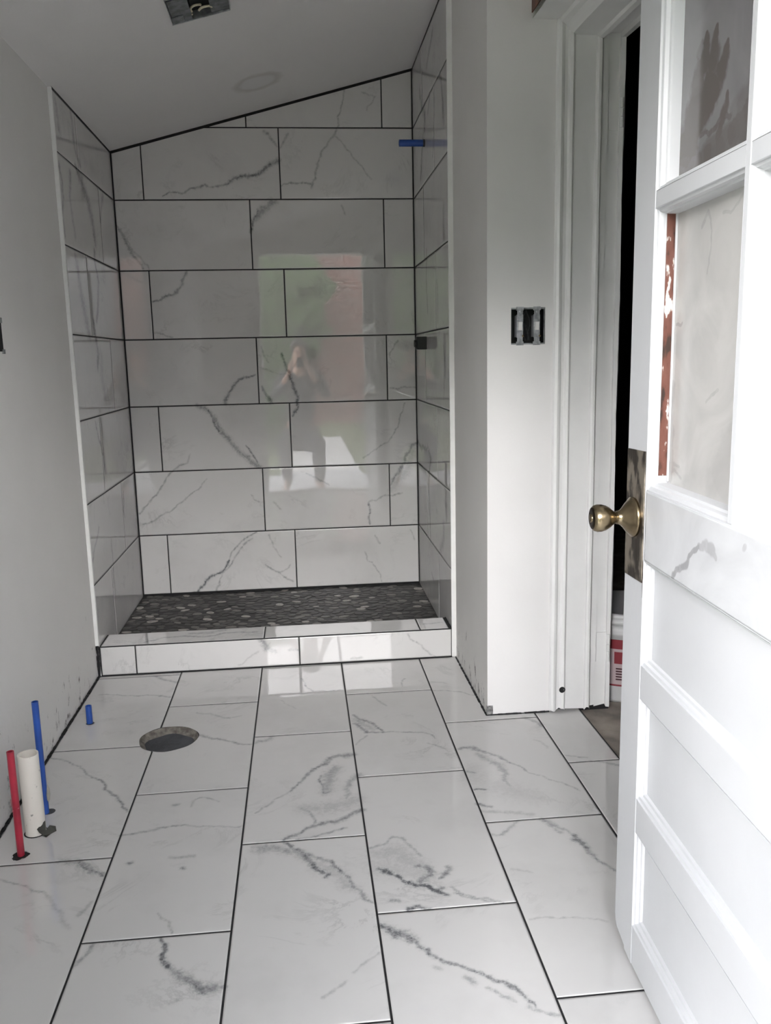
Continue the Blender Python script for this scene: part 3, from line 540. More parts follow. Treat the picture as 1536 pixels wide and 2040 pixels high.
# wall over and beside the doorway
m = MB(); m.box(1.484, 1.762, -1.42, YSW + .01, 2.13, 2.85); m.box(1.484, 1.762, -2.62, -1.42, -.15, 2.85)
tag(m.build('wall_doorway', PAINT_CLEAN), kind='structure')
m = MB(); m.quad((1.4835, YSW, 2.111), (1.4835, YSW - .085, 2.150), (1.4835, YSW - .12, 2.30), (1.4835, YSW - .001, 2.30))
m.box(1.4815, 1.4845, YSW - .10, YSW, 2.112, 2.24)
tag(m.build('exposed_wood_patch', BROWNW), 'patch of bare brown wood above the doorway corner', 'bare wood')
# hall beyond; its lack of light is put into near-black wall colour
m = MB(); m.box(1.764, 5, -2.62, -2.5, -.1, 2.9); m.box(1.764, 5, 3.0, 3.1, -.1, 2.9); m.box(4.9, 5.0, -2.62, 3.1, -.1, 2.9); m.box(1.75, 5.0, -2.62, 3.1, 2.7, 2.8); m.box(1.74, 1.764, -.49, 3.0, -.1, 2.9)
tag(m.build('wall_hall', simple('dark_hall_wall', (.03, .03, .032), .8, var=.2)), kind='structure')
m = MB(); m.box(1.764, 5, -2.5, 3.0, -.12, -.0105); tag(m.build('floor_hall', CONC), kind='structure')

# ------------------------------------------------------------------ entrance wall (behind the open door) and outside
m = MB(); m.box(-.2, .455, YENT - .13, YENT, -.15, 2.9); m.box(1.352, 1.80, YENT - .13, YENT, -.15, 2.9); m.box(.455, 1.352, YENT - .13, YENT, 2.055, 2.95)
tag(m.build('wall_entrance', PAINT_CLEAN), kind='structure')
m = MB(); m.box(.455, .480, YENT - .15, YENT + .01, 0, 2.055); m.box(.480, 1.352, YENT - .15, YENT + .01, 2.03, 2.055); m.box(.37, .455, YENT, YENT + .018, 0, 2.14); m.box(.37, 1.36, YENT, YENT + .018, 2.055, 2.14)
tag(m.build('trim_4', GLOSSW, bevel=.002), kind='structure')
m = MB(); m.box(.455, 1.352, YENT - .15, YENT - .02, -.05, .012); tag(m.build('trim_5', simple('worn_threshold', (.35, .33, .3), .6, var=.3)), kind='structure')
PORCH = simple('pale_concrete', (.66, .65, .63), .85, col2=(.54, .53, .51), scale=3, bump=.002)
m = MB(); m.box(-1.6, 2.74, -4.6, YENT - .15, -.245, -.13); m.box(.5, 1.5, -11, -4.6, -.247, -.235); tag(m.build('floor_porch', PORCH), kind='structure')
m = MB(); m.box(-30, 30, -40, YENT - .14, -.5, -.25); tag(m.build('lawn', simple('mown_grass', (.095, .125, .045), .9, col2=(.14, .165, .07), scale=6, bump=.02, bscale=40)), 'green lawn outside the entrance, seen only mirrored in the glossy tile', 'lawn', kind='stuff')
bmt, t, p = new_mat('red_brick'); bt = N(t, 'ShaderNodeTexBrick'); bt.inputs['Scale'].default_value = 1.0; bt.inputs['Color1'].default_value = (.15, .058, .045, 1); bt.inputs['Color2'].default_value = (.085, .035, .028, 1); bt.inputs['Mortar'].default_value = (.24, .21, .19, 1)
bt.inputs['Brick Width'].default_value = .24; bt.inputs['Row Height'].default_value = .085; bt.inputs['Mortar Size'].default_value = .008
g = N(t, 'ShaderNodeNewGeometry'); sp = N(t, 'ShaderNodeSeparateXYZ'); cx = N(t, 'ShaderNodeCombineXYZ'); t.links.new(g.outputs['Position'], sp.inputs[0]); t.links.new(sp.outputs['X'], cx.inputs[0]); t.links.new(sp.outputs['Z'], cx.inputs[1]); t.links.new(cx.outputs[0], bt.inputs['Vector']); t.links.new(bt.outputs[0], p.inputs['Base Color']); p.inputs['Roughness'].default_value = .85
hs = empty('brick_house', (5, -14, -.25)); tag(hs, 'red brick house across the lawn, seen only mirrored in the shower tile', 'house')
m = MB(); m.box(.9, 14, -20, -14, -.25, 4.1); m.build('walls', bmt, hs)
m = MB(); m.add([(.5, -13.5, 4.1), (14.5, -13.5, 4.1), (14.5, -20.5, 4.1), (.5, -20.5, 4.1), (.5, -17, 5.4), (14.5, -17, 5.4)], [(0, 1, 5, 4), (2, 3, 4, 5), (0, 4, 3), (1, 2, 5), (0, 3, 2, 1)]); m.build('roof', simple('grey_shingles', (.08, .08, .085), .9, var=.3), hs)
for wx in (3.0, 6.4):
    m = MB(); m.box(wx, wx + .95, -14.03, -13.98, .9, 2.4); w_ = m.build('window', simple('house_window_%d' % int(wx * 10), (.55, .57, .6), .2), hs)
bm_ = bmesh.new(); bmesh.ops.create_icosphere(bm_, subdivisions=5, radius=1)
for v in bm_.verts:
    q = v.co.copy(); f_ = 1 + .10 * math.sin(q.x * 17 + q.z * 9) * math.sin(q.y * 15 + q.z * 13) + .06 * math.sin(q.x * 41) * math.sin(q.z * 37 + q.y * 20)
    v.co = Vector((q.x * .45 * f_, q.y * .45 * f_, q.z * 1.10 * f_ + .9))
me = bpy.data.meshes.new('shrub'); bm_.to_mesh(me); bm_.free(); sh = link('shrub', me, simple('shrub_leaves', (.055, .095, .03), .8, col2=(.018, .035, .012), scale=12, bump=.03, bscale=30)); sh.location = (.35, -8.0, .16)
tag(sh, 'tall green shrub on the lawn, seen only mirrored in the shower tile', 'shrub')

# ------------------------------------------------------------------ entrance door, open flat along the right side
DX0, DK = 1.437, .04
LATCH = -1.655
th = math.atan(DK); ca, sa = math.cos(th), math.sin(th)
def D(s, tt, z):      # s from latch edge towards the hinge, tt into the door, z up
    y = LATCH - s * ca; x = DX0 + DK * LATCH - s * sa
    return (x + tt * ca, y - tt * sa, z)
door = empty('door_1', D(.84, 0, 0)); tag(door, kind='structure')
def dbox(name, s0, s1, z0, z1, t0=0, t1=.042, mat=DOORW, bev=.0015, parent=None):
    m = MB(); m.box(s0, s1, t0, t1, z0, z1, lambda a, b, c: D(a, b, c)); return m.build(name, mat, parent or door, bevel=bev)
HZ = 1.995
# latch stile with its worn, rounded foot
m = MB(); foot = [(0, .055), (.004, .040), (.012, .032), (.03, .028), (.055, .022), (.0551, .016), (.093, .012)]
top_ = [(s, HZ) for s, _ in foot]
fv = [D(s, 0, z) for s, z in foot] + [D(s, 0, z) for s, z in top_]; bv = [D(s, .042, z) for s, z in foot] + [D(s, .042, z) for s, z in top_]
k = len(foot)
m.add(fv + bv, [(i, i + 1, k + i + 1, k + i) for i in range(k - 1)] + [(2 * k + i, 3 * k + i, 3 * k + i + 1, 2 * k + i + 1) for i in range(k - 1)] + [(i, 2 * k + i, 2 * k + i + 1, i + 1) for i in range(k - 1)] + [(0, k, 3 * k, 2 * k), (k - 1, 3 * k - 1, 4 * k - 1, 2 * k - 1), *[(k + i, k + i + 1, 3 * k + i + 1, 3 * k + i) for i in range(k - 1)]])
m.build('stile', DOORW, door)
SH = .748
dbox('stile', SH, .84, .012, HZ)
for (z0, z1) in ((.012, .093), (.285, .352), (.546, .609), (.798, .925), (1.86, HZ)): dbox('rail', .093, SH, z0, z1, t0=.0006)
# stepped moulding round each opening
MP = [(0, .0006), (.0005, .004), (.0045, .0055), (.006, .0105), (.010, .012), (.0115, .0165)]
def mould(name, s0, s1, z0, z1, pr=MP, mat=DOORW):
    m = MB(); vs = []
    for i_, t_ in pr: vs += [D(s0 + i_, t_, z0 + i_ * 1.2), D(s1 - i_, t_, z0 + i_ * 1.2), D(s1 - i_, t_, z1 - i_), D(s0 + i_, t_, z1 - i_)]
    m.add(vs, [(a * 4 + i, a * 4 + (i + 1) % 4, (a + 1) * 4 + (i + 1) % 4, (a + 1) * 4 + i) for a in range(len(pr) - 1) for i in range(4)])
    return m.build(name, mat, door)
for (z0, z1) in ((.093, .285), (.352, .546), (.609, .798)):
    mould('panel_moulding', .093, SH, z0, z1); dbox('panel', .10, SH - .01, z0 + .005, z1 - .005, .0162, .024, bev=0)
# glazed upper part
GP = [(0, .0006), (.0005, .004), (.005, .006), (.0065, .0125), (.0095, .0145), (.010, .018), (.0105, .034)]
SM0, SM1 = .400, .414
dbox('muntin', SM0, SM1, .925, 1.86, .0004, .040); dbox('muntin', .093, SM0, 1.385, 1.412, .0010, .040, bev=.001); dbox('muntin', SM1, SH, 1.385, 1.412, .0010, .040, bev=.001)
PANE = [(.093, SM0, .925, 1.385), (.093, SM0, 1.412, 1.86), (SM1, SH, .925, 1.385), (SM1, SH, 1.412, 1.86)]
for a in PANE: mould('glazing_bead', *a, pr=GP)
def pane_mat(name, base, stroke, alpha, rough):
    m, t, p = new_mat(name); L = t.links.new
    a = N(t, 'ShaderNodeAttribute', attribute_name='vd'); b = N(t, 'ShaderNodeAttribute', attribute_name='vi'); g = N(t, 'ShaderNodeNewGeometry')
    nz = N(t, 'ShaderNodeTexNoise'); nz.inputs['Scale'].default_value = 60; nz.inputs['Detail'].default_value = 6; L(g.outputs['Position'], nz.inputs['Vector'])
    sm = N(t, 'ShaderNodeMapRange'); sm.interpolation_type = 'SMOOTHSTEP'; sm.inputs['From Min'].default_value = 1.3; sm.inputs['From Max'].default_value = .75
    ad = N(t, 'ShaderNodeMath', operation='MULTIPLY_ADD'); L(nz.outputs['Fac'], ad.inputs[0]); ad.inputs[1].default_value = .8
    sb = N(t, 'ShaderNodeMath', operation='SUBTRACT'); L(a.outputs['Fac'], sb.inputs[0]); sb.inputs[1].default_value = .4; L(sb.outputs[0], ad.inputs[2]); L(ad.outputs[0], sm.inputs['Value'])
    mu = N(t, 'ShaderNodeMath', operation='MULTIPLY'); L(sm.outputs[0], mu.inputs[0]); L(b.outputs['Fac'], mu.inputs[1])
    n2 = N(t, 'ShaderNodeTexNoise'); n2.inputs['Scale'].default_value = 7; n2.inputs['Detail'].default_value = 8; n2.inputs['Distortion'].default_value = 1.5; L(g.outputs['Position'], n2.inputs['Vector'])
    r = N(t, 'ShaderNodeValToRGB'); r.color_ramp.elements[0].position = .3; r.color_ramp.elements[1].position = .75; r.color_ramp.elements[0].color = (*base, 1); r.color_ramp.elements[1].color = (*[c * .8 for c in base], 1); L(n2.outputs['Fac'], r.inputs[0])
    mx = N(t, 'ShaderNodeMix', data_type='RGBA'); L(mu.outputs[0], mx.inputs['Factor']); L(r.outputs[0], mx.inputs['A']); mx.inputs['B'].default_value = (*stroke, 1); L(mx.outputs['Result'], p.inputs['Base Color'])
    p.inputs['Roughness'].default_value = rough; p.inputs['Alpha'].default_value = alpha
    return m
G_UP = pane_mat('grimy_clear_glass', (.25, .243, .25), (.13, .115, .108), .95, .12)
G_LOW = pane_mat('whitewashed_glass', (.60, .59, .57), (.34, .33, .32), .97, .25)
UPV = [(.85, [5, 13, 19, 24, 24], [(.188, 1.613), (.182, 1.573), (.162, 1.53), (.142, 1.492), (.132, 1.457)]), (.9, [3, 14, 16, 16, 12], [(.222, 1.61), (.219, 1.574), (.203, 1.539), (.185, 1.509), (.160, 1.478)]),
       (.85, [3, 13, 15, 12], [(.260, 1.579), (.247, 1.552), (.221, 1.527), (.195, 1.50)]), (.7, [3, 8, 6], [(.266, 1.511), (.258, 1.487), (.241, 1.461)]), (.6, 3, [(.18, 1.475), (.21, 1.470), (.239, 1.478), (.279, 1.476)]),
       (.6, [12, 14, 16, 20], [(.115, 1.437), (.193, 1.437), (.274, 1.449), (.340, 1.470)]), (.35, [14, 22], [(.29, 1.47), (.37, 1.50)]), (.3, [10, 10], [(.165, 1.58), (.175, 1.60)]), (.8, 2, [(.245, 1.538), (.249, 1.534)])]
LOV = [(.45, 1.9, [(.116, 1.20), (.13, 1.198), (.14, 1.202)]), (.35, [3, 2, 2], [(.20, 1.34), (.22, 1.36), (.235, 1.33), (.225, 1.27)]), (.3, 1.9, [(.27, 1.35), (.33, 1.365)]), (.3, 1.9, [(.24, 1.08), (.28, 1.10)]), (.35, 1.9, [(.12, .975), (.15, .97)]), (.35, 1.9, [(.12, .96), (.16, .952)]), (.3, 2, [(.32, 1.02), (.36, 1.03)]), (.25, 30, [(.30, .96), (.37, 1.05)]), (.6, 2.5, [(.372, .955), (.374, .958)]), (.4, [12, 9], [(.11, .95), (.108, 1.10)])]
for (a, vein, mt) in zip(PANE, (LOV, UPV, LOV[:4], []), (G_LOW, G_UP, G_LOW, G_UP)):
    s0, s1, z0, z1 = a
    Od = Vector(D(0, .0335, 0)); Ud = Vector(D(1, .0335, 0)) - Od
    Nd = Vector((-ca, sa, 0))
    o = tile_surface('glass_pane', Od, Ud, (0, 0, 1), Nd, [(s0 + .004, z0 + .004, s1 - .004, z1 - .004)], vein, res=.003, gap=0, tilt=0, mats=[mt, mt], extra_skirt=.003)
    par(o, door)
# bare timber where the bead is missing
mt, t, p = new_mat('peeling_brown_bead'); g = N(t, 'ShaderNodeNewGeometry'); nz = N(t, 'ShaderNodeTexNoise'); nz.inputs['Scale'].default_value = 70; nz.inputs['Detail'].default_value = 7
mp = N(t, 'ShaderNodeMapping'); mp.inputs['Scale'].default_value = (1, 1, .35); t.links.new(g.outputs['Position'], mp.inputs[0]); t.links.new(mp.outputs[0], nz.inputs['Vector'])
r = N(t, 'ShaderNodeValToRGB'); e = r.color_ramp.elements; e[0].position = .36; e[0].color = (.035, .018, .012, 1); e[1].position = .62; e[1].color = (.60, .57, .53, 1); q = e.new(.44); q.color = (.12, .042, .028, 1); q = e.new(.585); q.color = (.15, .060, .042, 1)
t.links.new(nz.outputs['Fac'], r.inputs[0]); t.links.new(r.outputs[0], p.inputs['Base Color'])
dbox('bare_bead_strip', .1032, .1052, .950, 1.376, .0165, .0330, mt, .0004)
dbox('chalky_bead_edge', .1052, .1085, .940, 1.378, .0300, .0334, DOORW, .0005)

# lock: escutcheon plate, rosette, knob
KY, KZ = None, .8685; KS = .046
ax = Vector((-ca, sa, 0))
lock = empty('door_knob', D(KS, 0, KZ)); lock.parent = door; lock.matrix_parent_inverse = Matrix.Translation(door.location).inverted()
def lk(m, name, mat): 
    o = link(name, m.mesh(name), mat); o.parent = lock; o.matrix_parent_inverse = Matrix.Translation(Vector(D(KS, 0, KZ))).inverted(); return o
m = MB(); m.box(.003, .090, -.0022, .0005, .755, .986, lambda a, b, c: D(a, b, c + (.004 * math.sin(a * 90)))); plate = m.build('escutcheon_plate', TARN, door, bevel=.0008)
c0 = Vector(D(KS, -.002, KZ))
m = MB(); m.lathe(c0, ax, [(0, .0350), (.003, .0360), (.006, .0355), (.0075, .0325), (.009, .0315), (.014, .0265), (.020, .0190), (.025, .0138), (.029, .0118), (.032, .0118), (.032, 0.001)], 40); lk(m, 'rosette', BRASS)
m = MB(); m.lathe(c0, ax, [(.031, .0102), (.035, .0104), (.039, .0130), (.045, .0180), (.052, .0220), (.060, .0243), (.067, .0246), (.073, .0228), (.0765, .0190), (.078, .0150)], 40); lk(m, 'knob_body', BRASS)
m = MB(); m.lathe(c0, ax, [(.0765, .0193), (.0782, .0150), (.0775, .0085), (.0773, .0080)], 32); lk(m, 'knob_face_ring', BRASSDK)
m = MB(); m.lathe(c0, ax, [(.0765, .0082), (.0795, .0078), (.0802, .0060), (.0804, .0001)], 24); lk(m, 'knob_button', BRASS)

# ------------------------------------------------------------------ two gang switch box
bx = empty('switch_box', ((HX0 + HX1) / 2, YSW, HZ0)); tag(bx, 'open two-gang electrical box recessed in the wall beside the doorway', 'electrical box')
m = MB()
for args in ((HX0 + .0005, HX0 + .003, YSW + .001, YSW + .066, HZ0, HZ1), (HX1 - .003, HX1 - .0005, YSW + .001, YSW + .066, HZ0, HZ1), (HX0, HX1, YSW + .001, YSW + .066, HZ0 + .0005, HZ0 + .003), (HX0, HX1, YSW + .001, YSW + .066, HZ1 - .003, HZ1 - .0005), (HX0, HX1, YSW + .0665, YSW + .069, HZ0, HZ1)): m.box(*args)
m.build('box_shell', DARKBOX, bx)
m = MB(); m.box(HX0, HX1, YSW - .0005, YSW + .002, HZ1 - .005, HZ1); m.box(HX0, HX1, YSW - .0005, YSW + .002, HZ0, HZ0 + .004); m.box(HX1 - .0045, HX1 - .002, YSW - .0005, YSW + .002, HZ0, HZ1)
m.build('mud_ring', GALV, bx)
m = MB(); rw = random.Random(9)
for i in range(7):
    a = Vector((1.478 + rw.uniform(-.012, .012), YSW + rw.uniform(.02, .05), 1.20)); pth = [a]
    for k in range(8): pth.append(pth[-1] + Vector((rw.uniform(-.006, .006), rw.uniform(-.006, .006), .011)))
    m.path(pth, .0014, 6)
m.build('wiring', simple('black_wire', (.03, .03, .032), .35), bx)
YOKE = simple('zinc_yoke', (.50, .52, .54), .38, .55, var=.4, scale=90, bump=.0003)
def make_switch(cx_):
    r_ = empty('light_switch', (cx_, YSW, 1.2415))
    m = MB()
    for sz in (1, -1):
        m.box(cx_ - .0115, cx_ + .0115, YSW - .0016, YSW + .0005, 1.2415 + sz * .0515 - .0055, 1.2415 + sz * .0515 + .0055)
        m.box(cx_ - .0085, cx_ + .0085, YSW - .0022, YSW - .0002, 1.2415 + sz * .040 - .008, 1.2415 + sz * .040 + .008)
        m.lathe((cx_, YSW - .002, 1.2415 + sz * .042), (0, -1, 0), [(0, .0048), (.0025, .0042), (.003, .0001)], 14)
    m.box(cx_ - .0100, cx_ + .0100, YSW - .0012, YSW + .004, 1.2415 - .034, 1.2415 + .034)
    m.build('yoke', YOKE, r_, bevel=.0005)
    m = MB(); m.box(cx_ - .0095, cx_ + .0095, YSW + .004, YSW + .028, 1.2415 - .032, 1.2415 + .032); m.build('switch_body', simple('grey_switch_body', (.35, .36, .38), .4), r_)
    m = MB(); m.add([(cx_ - .0062, YSW - .001, 1.2290), (cx_ + .0062, YSW - .001, 1.2290), (cx_ + .0062, YSW - .001, 1.2545), (cx_ - .0062, YSW - .001, 1.2545), (cx_ - .0055, YSW - .005, 1.2300), (cx_ + .0055, YSW - .005, 1.2300), (cx_ + .0052, YSW - .011, 1.2530), (cx_ - .0052, YSW - .011, 1.2530)], [(0, 1, 5, 4), (1, 2, 6, 5), (2, 3, 7, 6), (3, 0, 4, 7), (4, 5, 6, 7)])
    m.build('toggle', simple('white_toggle', (.82, .82, .80), .3), r_)
    m = MB(); m.lathe((cx_ + .0095, YSW - .001, 1.2120), (0, -1, 0), [(0, .0035), (.003, .003), (.0032, .0001)], 10); m.build('terminal_screw', BRASS, r_)
    return r_
s1 = make_switch(1.4525); tag(s1, 'left one of the two bare toggle switches in the wall box', 'light switch', 'bare toggle switches')
s2 = make_switch(1.5045); tag(s2, 'right one of the two bare toggle switches, nearer the doorway', 'light switch', 'bare toggle switches')

# ------------------------------------------------------------------ outlet box edge on the left wall (mostly out of the picture)
ob = empty('outlet_box', (-.012, -.76, 1.19)); tag(ob, 'dark edge of an open outlet box in the left wall', 'electrical box')
m = MB(); m.box(-.0126, -.0112, -.768, -.694, 1.196, 1.282); m.build('box_opening', BLACK, ob)
for (a, b, c, d, sy_, sz_) in ((-.708, -.690, 1.272, 1.286, -.699, 1.279), (-.704, -.687, 1.190, 1.202, -.696, 1.197)):
    m = MB(); m.box(-.0128, -.0090, a, b, c, d); ear = m.build('mounting_ear', GALV, ob)
    m = MB(); m.lathe((-.009, sy_, sz_), (1, 0, 0), [(0, .004), (.002, .0035), (.0022, .0001)], 12); sc = m.build('screw', BLACK); sc.parent = ear; sc.matrix_parent_inverse = Matrix.Translation(ob.location).inverted()

# ------------------------------------------------------------------ plumbing stubs
def pipe(name, label, p0, p1, r, mat, inner):
    root = empty(name, p0); tag(root, label, 'pipe')
    m = MB(); m.tube((p0[0], p0[1], p0[2]), p1, r, 28, inner=inner); m.build('tube', mat, root); return root
wp = pipe('drain_pipe', 'thick upright white plastic pipe between the red and blue ones', (.079, -1.090, -.02), (.079, -1.092, .213), .0245, PVC, .0205)
m = MB()
m.lathe((.079, -1.090, .0006), (0, 0, 1), [(0, .0285), (.0008, .0252)], 28); m.build('cut_gap', BLACK, wp)
m = MB(); m.add([(.100, -1.101, .030), (.106, -1.096, .034), (.108, -1.104, .012), (.114, -1.092, .018), (.126, -1.084, .010), (.130, -1.094, .002), (.120, -1.104, .001), (.112, -1.120, .001), (.095, -1.117, .014), (.090, -1.115, .022), (.104, -1.1155, .004)],
      [(0, 1, 2, 9), (9, 2, 8), (2, 3, 6, 10), (3, 4, 5, 6), (10, 6, 7), (8, 2, 10)])
m.build('torn_sealant', simple('dark_sealant', (.06, .06, .05), .7, var=.4), wp)
rp = pipe('supply_pipe', 'upright red plastic pipe standing left of the white one', (.073, -1.189, -.02), (.073, -1.189, .266), .0084, PEXR, .0062)
m = MB(); m.lathe((.072, -1.192, .0005), (0, 0, 1), [(0, .0195), (-.008, .0185), (-.008, .001)], 20); m.build('cut_hole', BLACK, rp)
m = MB(); m.box(.0655, .0660, -1.199, -1.1965, .13, .15); m.tube((.066, -1.196, .118), (.081, -1.194, .124), .0012, 6); m.build('tape_scrap', simple('pink_tape', (.5, .15, .18), .5), rp)
bp_ = pipe('supply_pipe', 'tall upright blue plastic pipe standing right of the white one', (.077, -.997, -.02), (.077, -.997, .310), .0086, PEXB, .0064)
m = MB(); m.lathe((.084, -.991, .0006), (0, 0, 1), [(0, .0155), (.0004, .0001)], 18); m.build('cut_hole', DARKCONC, bp_)
m = MB(); m.lathe((.0868, -.999, .033), (0, .1, 1), [(0, .0008), (.006, .004), (.02, .0055), (.036, .0042), (.046, .0006)], 8); m.build('dried_caulk', simple('dried_caulk', (.42, .40, .34), .8, var=.3), bp_)
sp_ = pipe('supply_pipe', 'short blue plastic stub rising from the floor near the shower curb', (.057, -.429, -.02), (.057, -.429, .061), .0100, PEXB, .0074)
m = MB(); m.lathe((.0585, -.431, .0006), (0, 0, 1), [(0, .0135), (.0004, .0001)], 18); m.build('cut_hole', DARKCONC, sp_)
# blue stub for the shower head, valve stub
q_ = empty('shower_arm_stub', (XR, .545, 2.021)); tag(q_, 'blue plastic pipe stub sticking out of the right shower wall near the ceiling', 'pipe')
m = MB(); m.tube((XR + .004, .545, 2.021), (XR - .106, .545, 2.021), .0136, 26, inner=.010); m.build('tube', PEXB, q_)
m = MB(); m.tube((XR + .001, .545, 2.021), (XR - .008, .545, 2.021), .0145, 26); m.build('collar', DARKCONC, q_)
q_ = empty('shower_valve', (XR, .593, 1.214)); tag(q_, 'black square valve rough-in protruding from the right shower wall', 'shower valve')
m = MB(); m.box(XR - .042, XR + .002, .560, .626, 1.188, 1.242); m.build('valve_body', DARKBOX, q_, bevel=.003)
m = MB(); m.tube((XR - .040, .593, 1.214), (XR - .050, .593, 1.214), .015, 20); m.build('valve_cap', simple('black_rubber', (.02, .02, .02), .4), q_)

# ------------------------------------------------------------------ ceiling junction box
cb_ = empty('ceiling_box', ((BX0 + BX1) / 2, (BY0 + BY1) / 2, ceil_z(.53))); tag(cb_, 'open metal electrical box hanging in the ceiling cut-out with loose wires', 'electrical box')
m = MB()
w = .003
for a in ((BX0, BX0 + w, BY0, BY1, -.012, .09), (BX1 - w, BX1, BY0, BY1, -.010, .09), (BX0, BX1, BY1 - w, BY1, -.014, .09), (BX0, BX1, BY0, BY0 + w, -.012, .09), (BX0, BX1, BY0, BY1, .09, .093)): m.box(*a, T)
m.build('box_shell', GALV, cb_, bevel=.001)
m = MB(); m.box(BX0 + .004, BX0 + .062, BY0 + .02, BY1 - .004, -.010, -.006, T); m.box(BX1 - .058, BX1 - .004, BY0 + .02, BY1 - .006, -.008, -.005, T); m.box(BX0 + .004, BX0 + .04, BY1 - .05, BY1 - .006, -.014, -.010, T)
m.build('bracket_plate', simple('dull_zinc', (.20, .215, .22), .5, .4, var=.5, scale=50, bump=.001), cb_, bevel=.001)
m = MB(); m.box(BX0 + .062, BX1 - .058, BY0 + .01, BY1 - .006, .012, .02, T); m.build('shadow_well', BLACK, cb_)  # black plate stands in for the shade inside the box
m = MB(); zc = ceil_z(.51)
def curl(cx_, cy_, r_, a0, a1, z): return [(cx_ + r_ * math.cos(a0 + (a1 - a0) * i / 12), cy_ + r_ * math.sin(a0 + (a1 - a0) * i / 12), z + .0012 * i) for i in range(13)]
m.path(curl(.518, -.300, .016, 2.6, 5.9, zc - .006), .0034, 8); m.path(curl(.545, -.290, .020, 3.5, 6.4, zc - .004), .0034, 8); m.path([(.484, -.305, zc - .012), (.497, -.280, zc - .010), (.503, -.272, zc - .006)], .003, 8)
m.build('cream_wires', simple('cream_wire', (.72, .66, .50), .45), cb_)

# ------------------------------------------------------------------ bucket in the hall
bk = empty('bucket', (1.875, -.375, -.0105)); tag(bk, 'white plastic bucket with red label in the dark hall, glimpsed behind the door jamb', 'bucket')
m = MB(); bc = (1.875, -.375, -.0105); m.lathe(bc, (0, 0, 1), [(0, .001), (0, .138), (.01, .141), (.235, .150), (.24, .157), (.252, .157), (.254, .151), (.276, .152), (.278, .158), (.292, .158), (.294, .151), (.300, .151)], 48)
m.build('pail', simple('white_plastic', (.62, .62, .62), .4, var=.1), bk)
m = MB(); m.lathe((bc[0], bc[1], bc[2] + .298), (0, 0, 1), [(0, .158), (.012, .158), (.016, .150), (.012, .140), (.012, .001)], 48); m.build('lid', simple('grey_lid', (.5, .5, .5), .4), bk)
def lab(z0, z1, a0, a1, off, mat, name):
    m = MB(); k = 14; vs = []
    for i in range(k + 1):
        a = a0 + (a1 - a0) * i / k
        for z in (z0, z1): r_ = .1415 + .009 * z / .235 + off; vs.append((bc[0] + r_ * math.cos(a), bc[1] + r_ * math.sin(a), bc[2] + z))
    m.add(vs, [(2 * i, 2 * i + 2, 2 * i + 3, 2 * i + 1) for i in range(k)]); return m.build(name, mat, bk)
RED = simple('label_red', (.22, .02, .03), .5); PINK = simple('label_pale', (.50, .40, .41), .5)
A0, A1 = -2.9, -1.80
lab(.06, .225, A0, A1, .0008, PINK, 'label'); lab(.192, .225, A0, A1, .0014, RED, 'label_header')
lab(.06, .192, A1 - .035, A1, .0014, RED, 'label_frame'); lab(.06, .066, A0, A1, .0014, RED, 'label_frame')
for k in range(5): lab(.082 + k * .0095, .087 + k * .0095, A1 - .28, A1 - .11 - .03 * (k % 2), .0014, simple('label_ink', (.05, .01, .015), .5), 'label_mark')
lab(.140, .182, A1 - .32, A1 - .12, .0014, RED, 'label_mark')

# unseen roof slab added over the entrance to block high sky
m = MB(); m.box(-1.8, 2.74, -3.55, YENT - .13, 2.30, 2.44); tag(m.build('ceiling_porch', simple('porch_soffit', (.6, .6, .58), .6, var=.1, scale=3)), kind='structure')

# ------------------------------------------------------------------ the photographer, half crouched on the porch (mirrored in the tile)
def skinned(name, pts, edges, mat, parent=None, root=0, lv=2):
    me = bpy.data.meshes.new(name); me.from_pydata([p[:3] for p in pts], edges, []); o = link(name, me, mat, None)
    o.modifiers.new('skin', 'SKIN'); me_sk = me.skin_vertices[0].data if me.skin_vertices else None
    for i, p_ in enumerate(pts): me_sk[i].radius = (p_[3], p_[4] if len(p_) > 4 else p_[3]); me_sk[i].use_root = (i == root)
    o.modifiers.new('sub', 'SUBSURF').levels = lv; o.modifiers['sub'].render_levels = lv
    if parent: par(o, parent)
    return o
px_, g_ = .79, -.13
man = empty('person', (px_, -3.6, g_)); tag(man, 'person in dark clothes crouching behind the camera, seen only mirrored in the tile', 'person')
SKIN = simple('skin', (.50, .32, .24), .5, var=.1); JACK = simple('dark_jacket', (.06, .06, .065), .85, var=.3); TROU = simple('dark_trousers', (.03, .035, .05), .85, var=.3); HAIR = simple('dark_hair', (.03, .02, .015), .6, var=.4, scale=90)
b = [(px_, -3.66, .42, .13, .11), (px_, -3.62, .62, .12, .10), (px_, -3.57, .85, .14, .10), (px_, -3.52, .99, .10, .08), (px_, -3.48, 1.08, .050), (px_, -3.455, 1.16, .072, .085), (px_, -3.445, 1.24, .078, .092), (px_, -3.45, 1.30, .05, .06)]
e = [(i, i + 1) for i in range(7)]
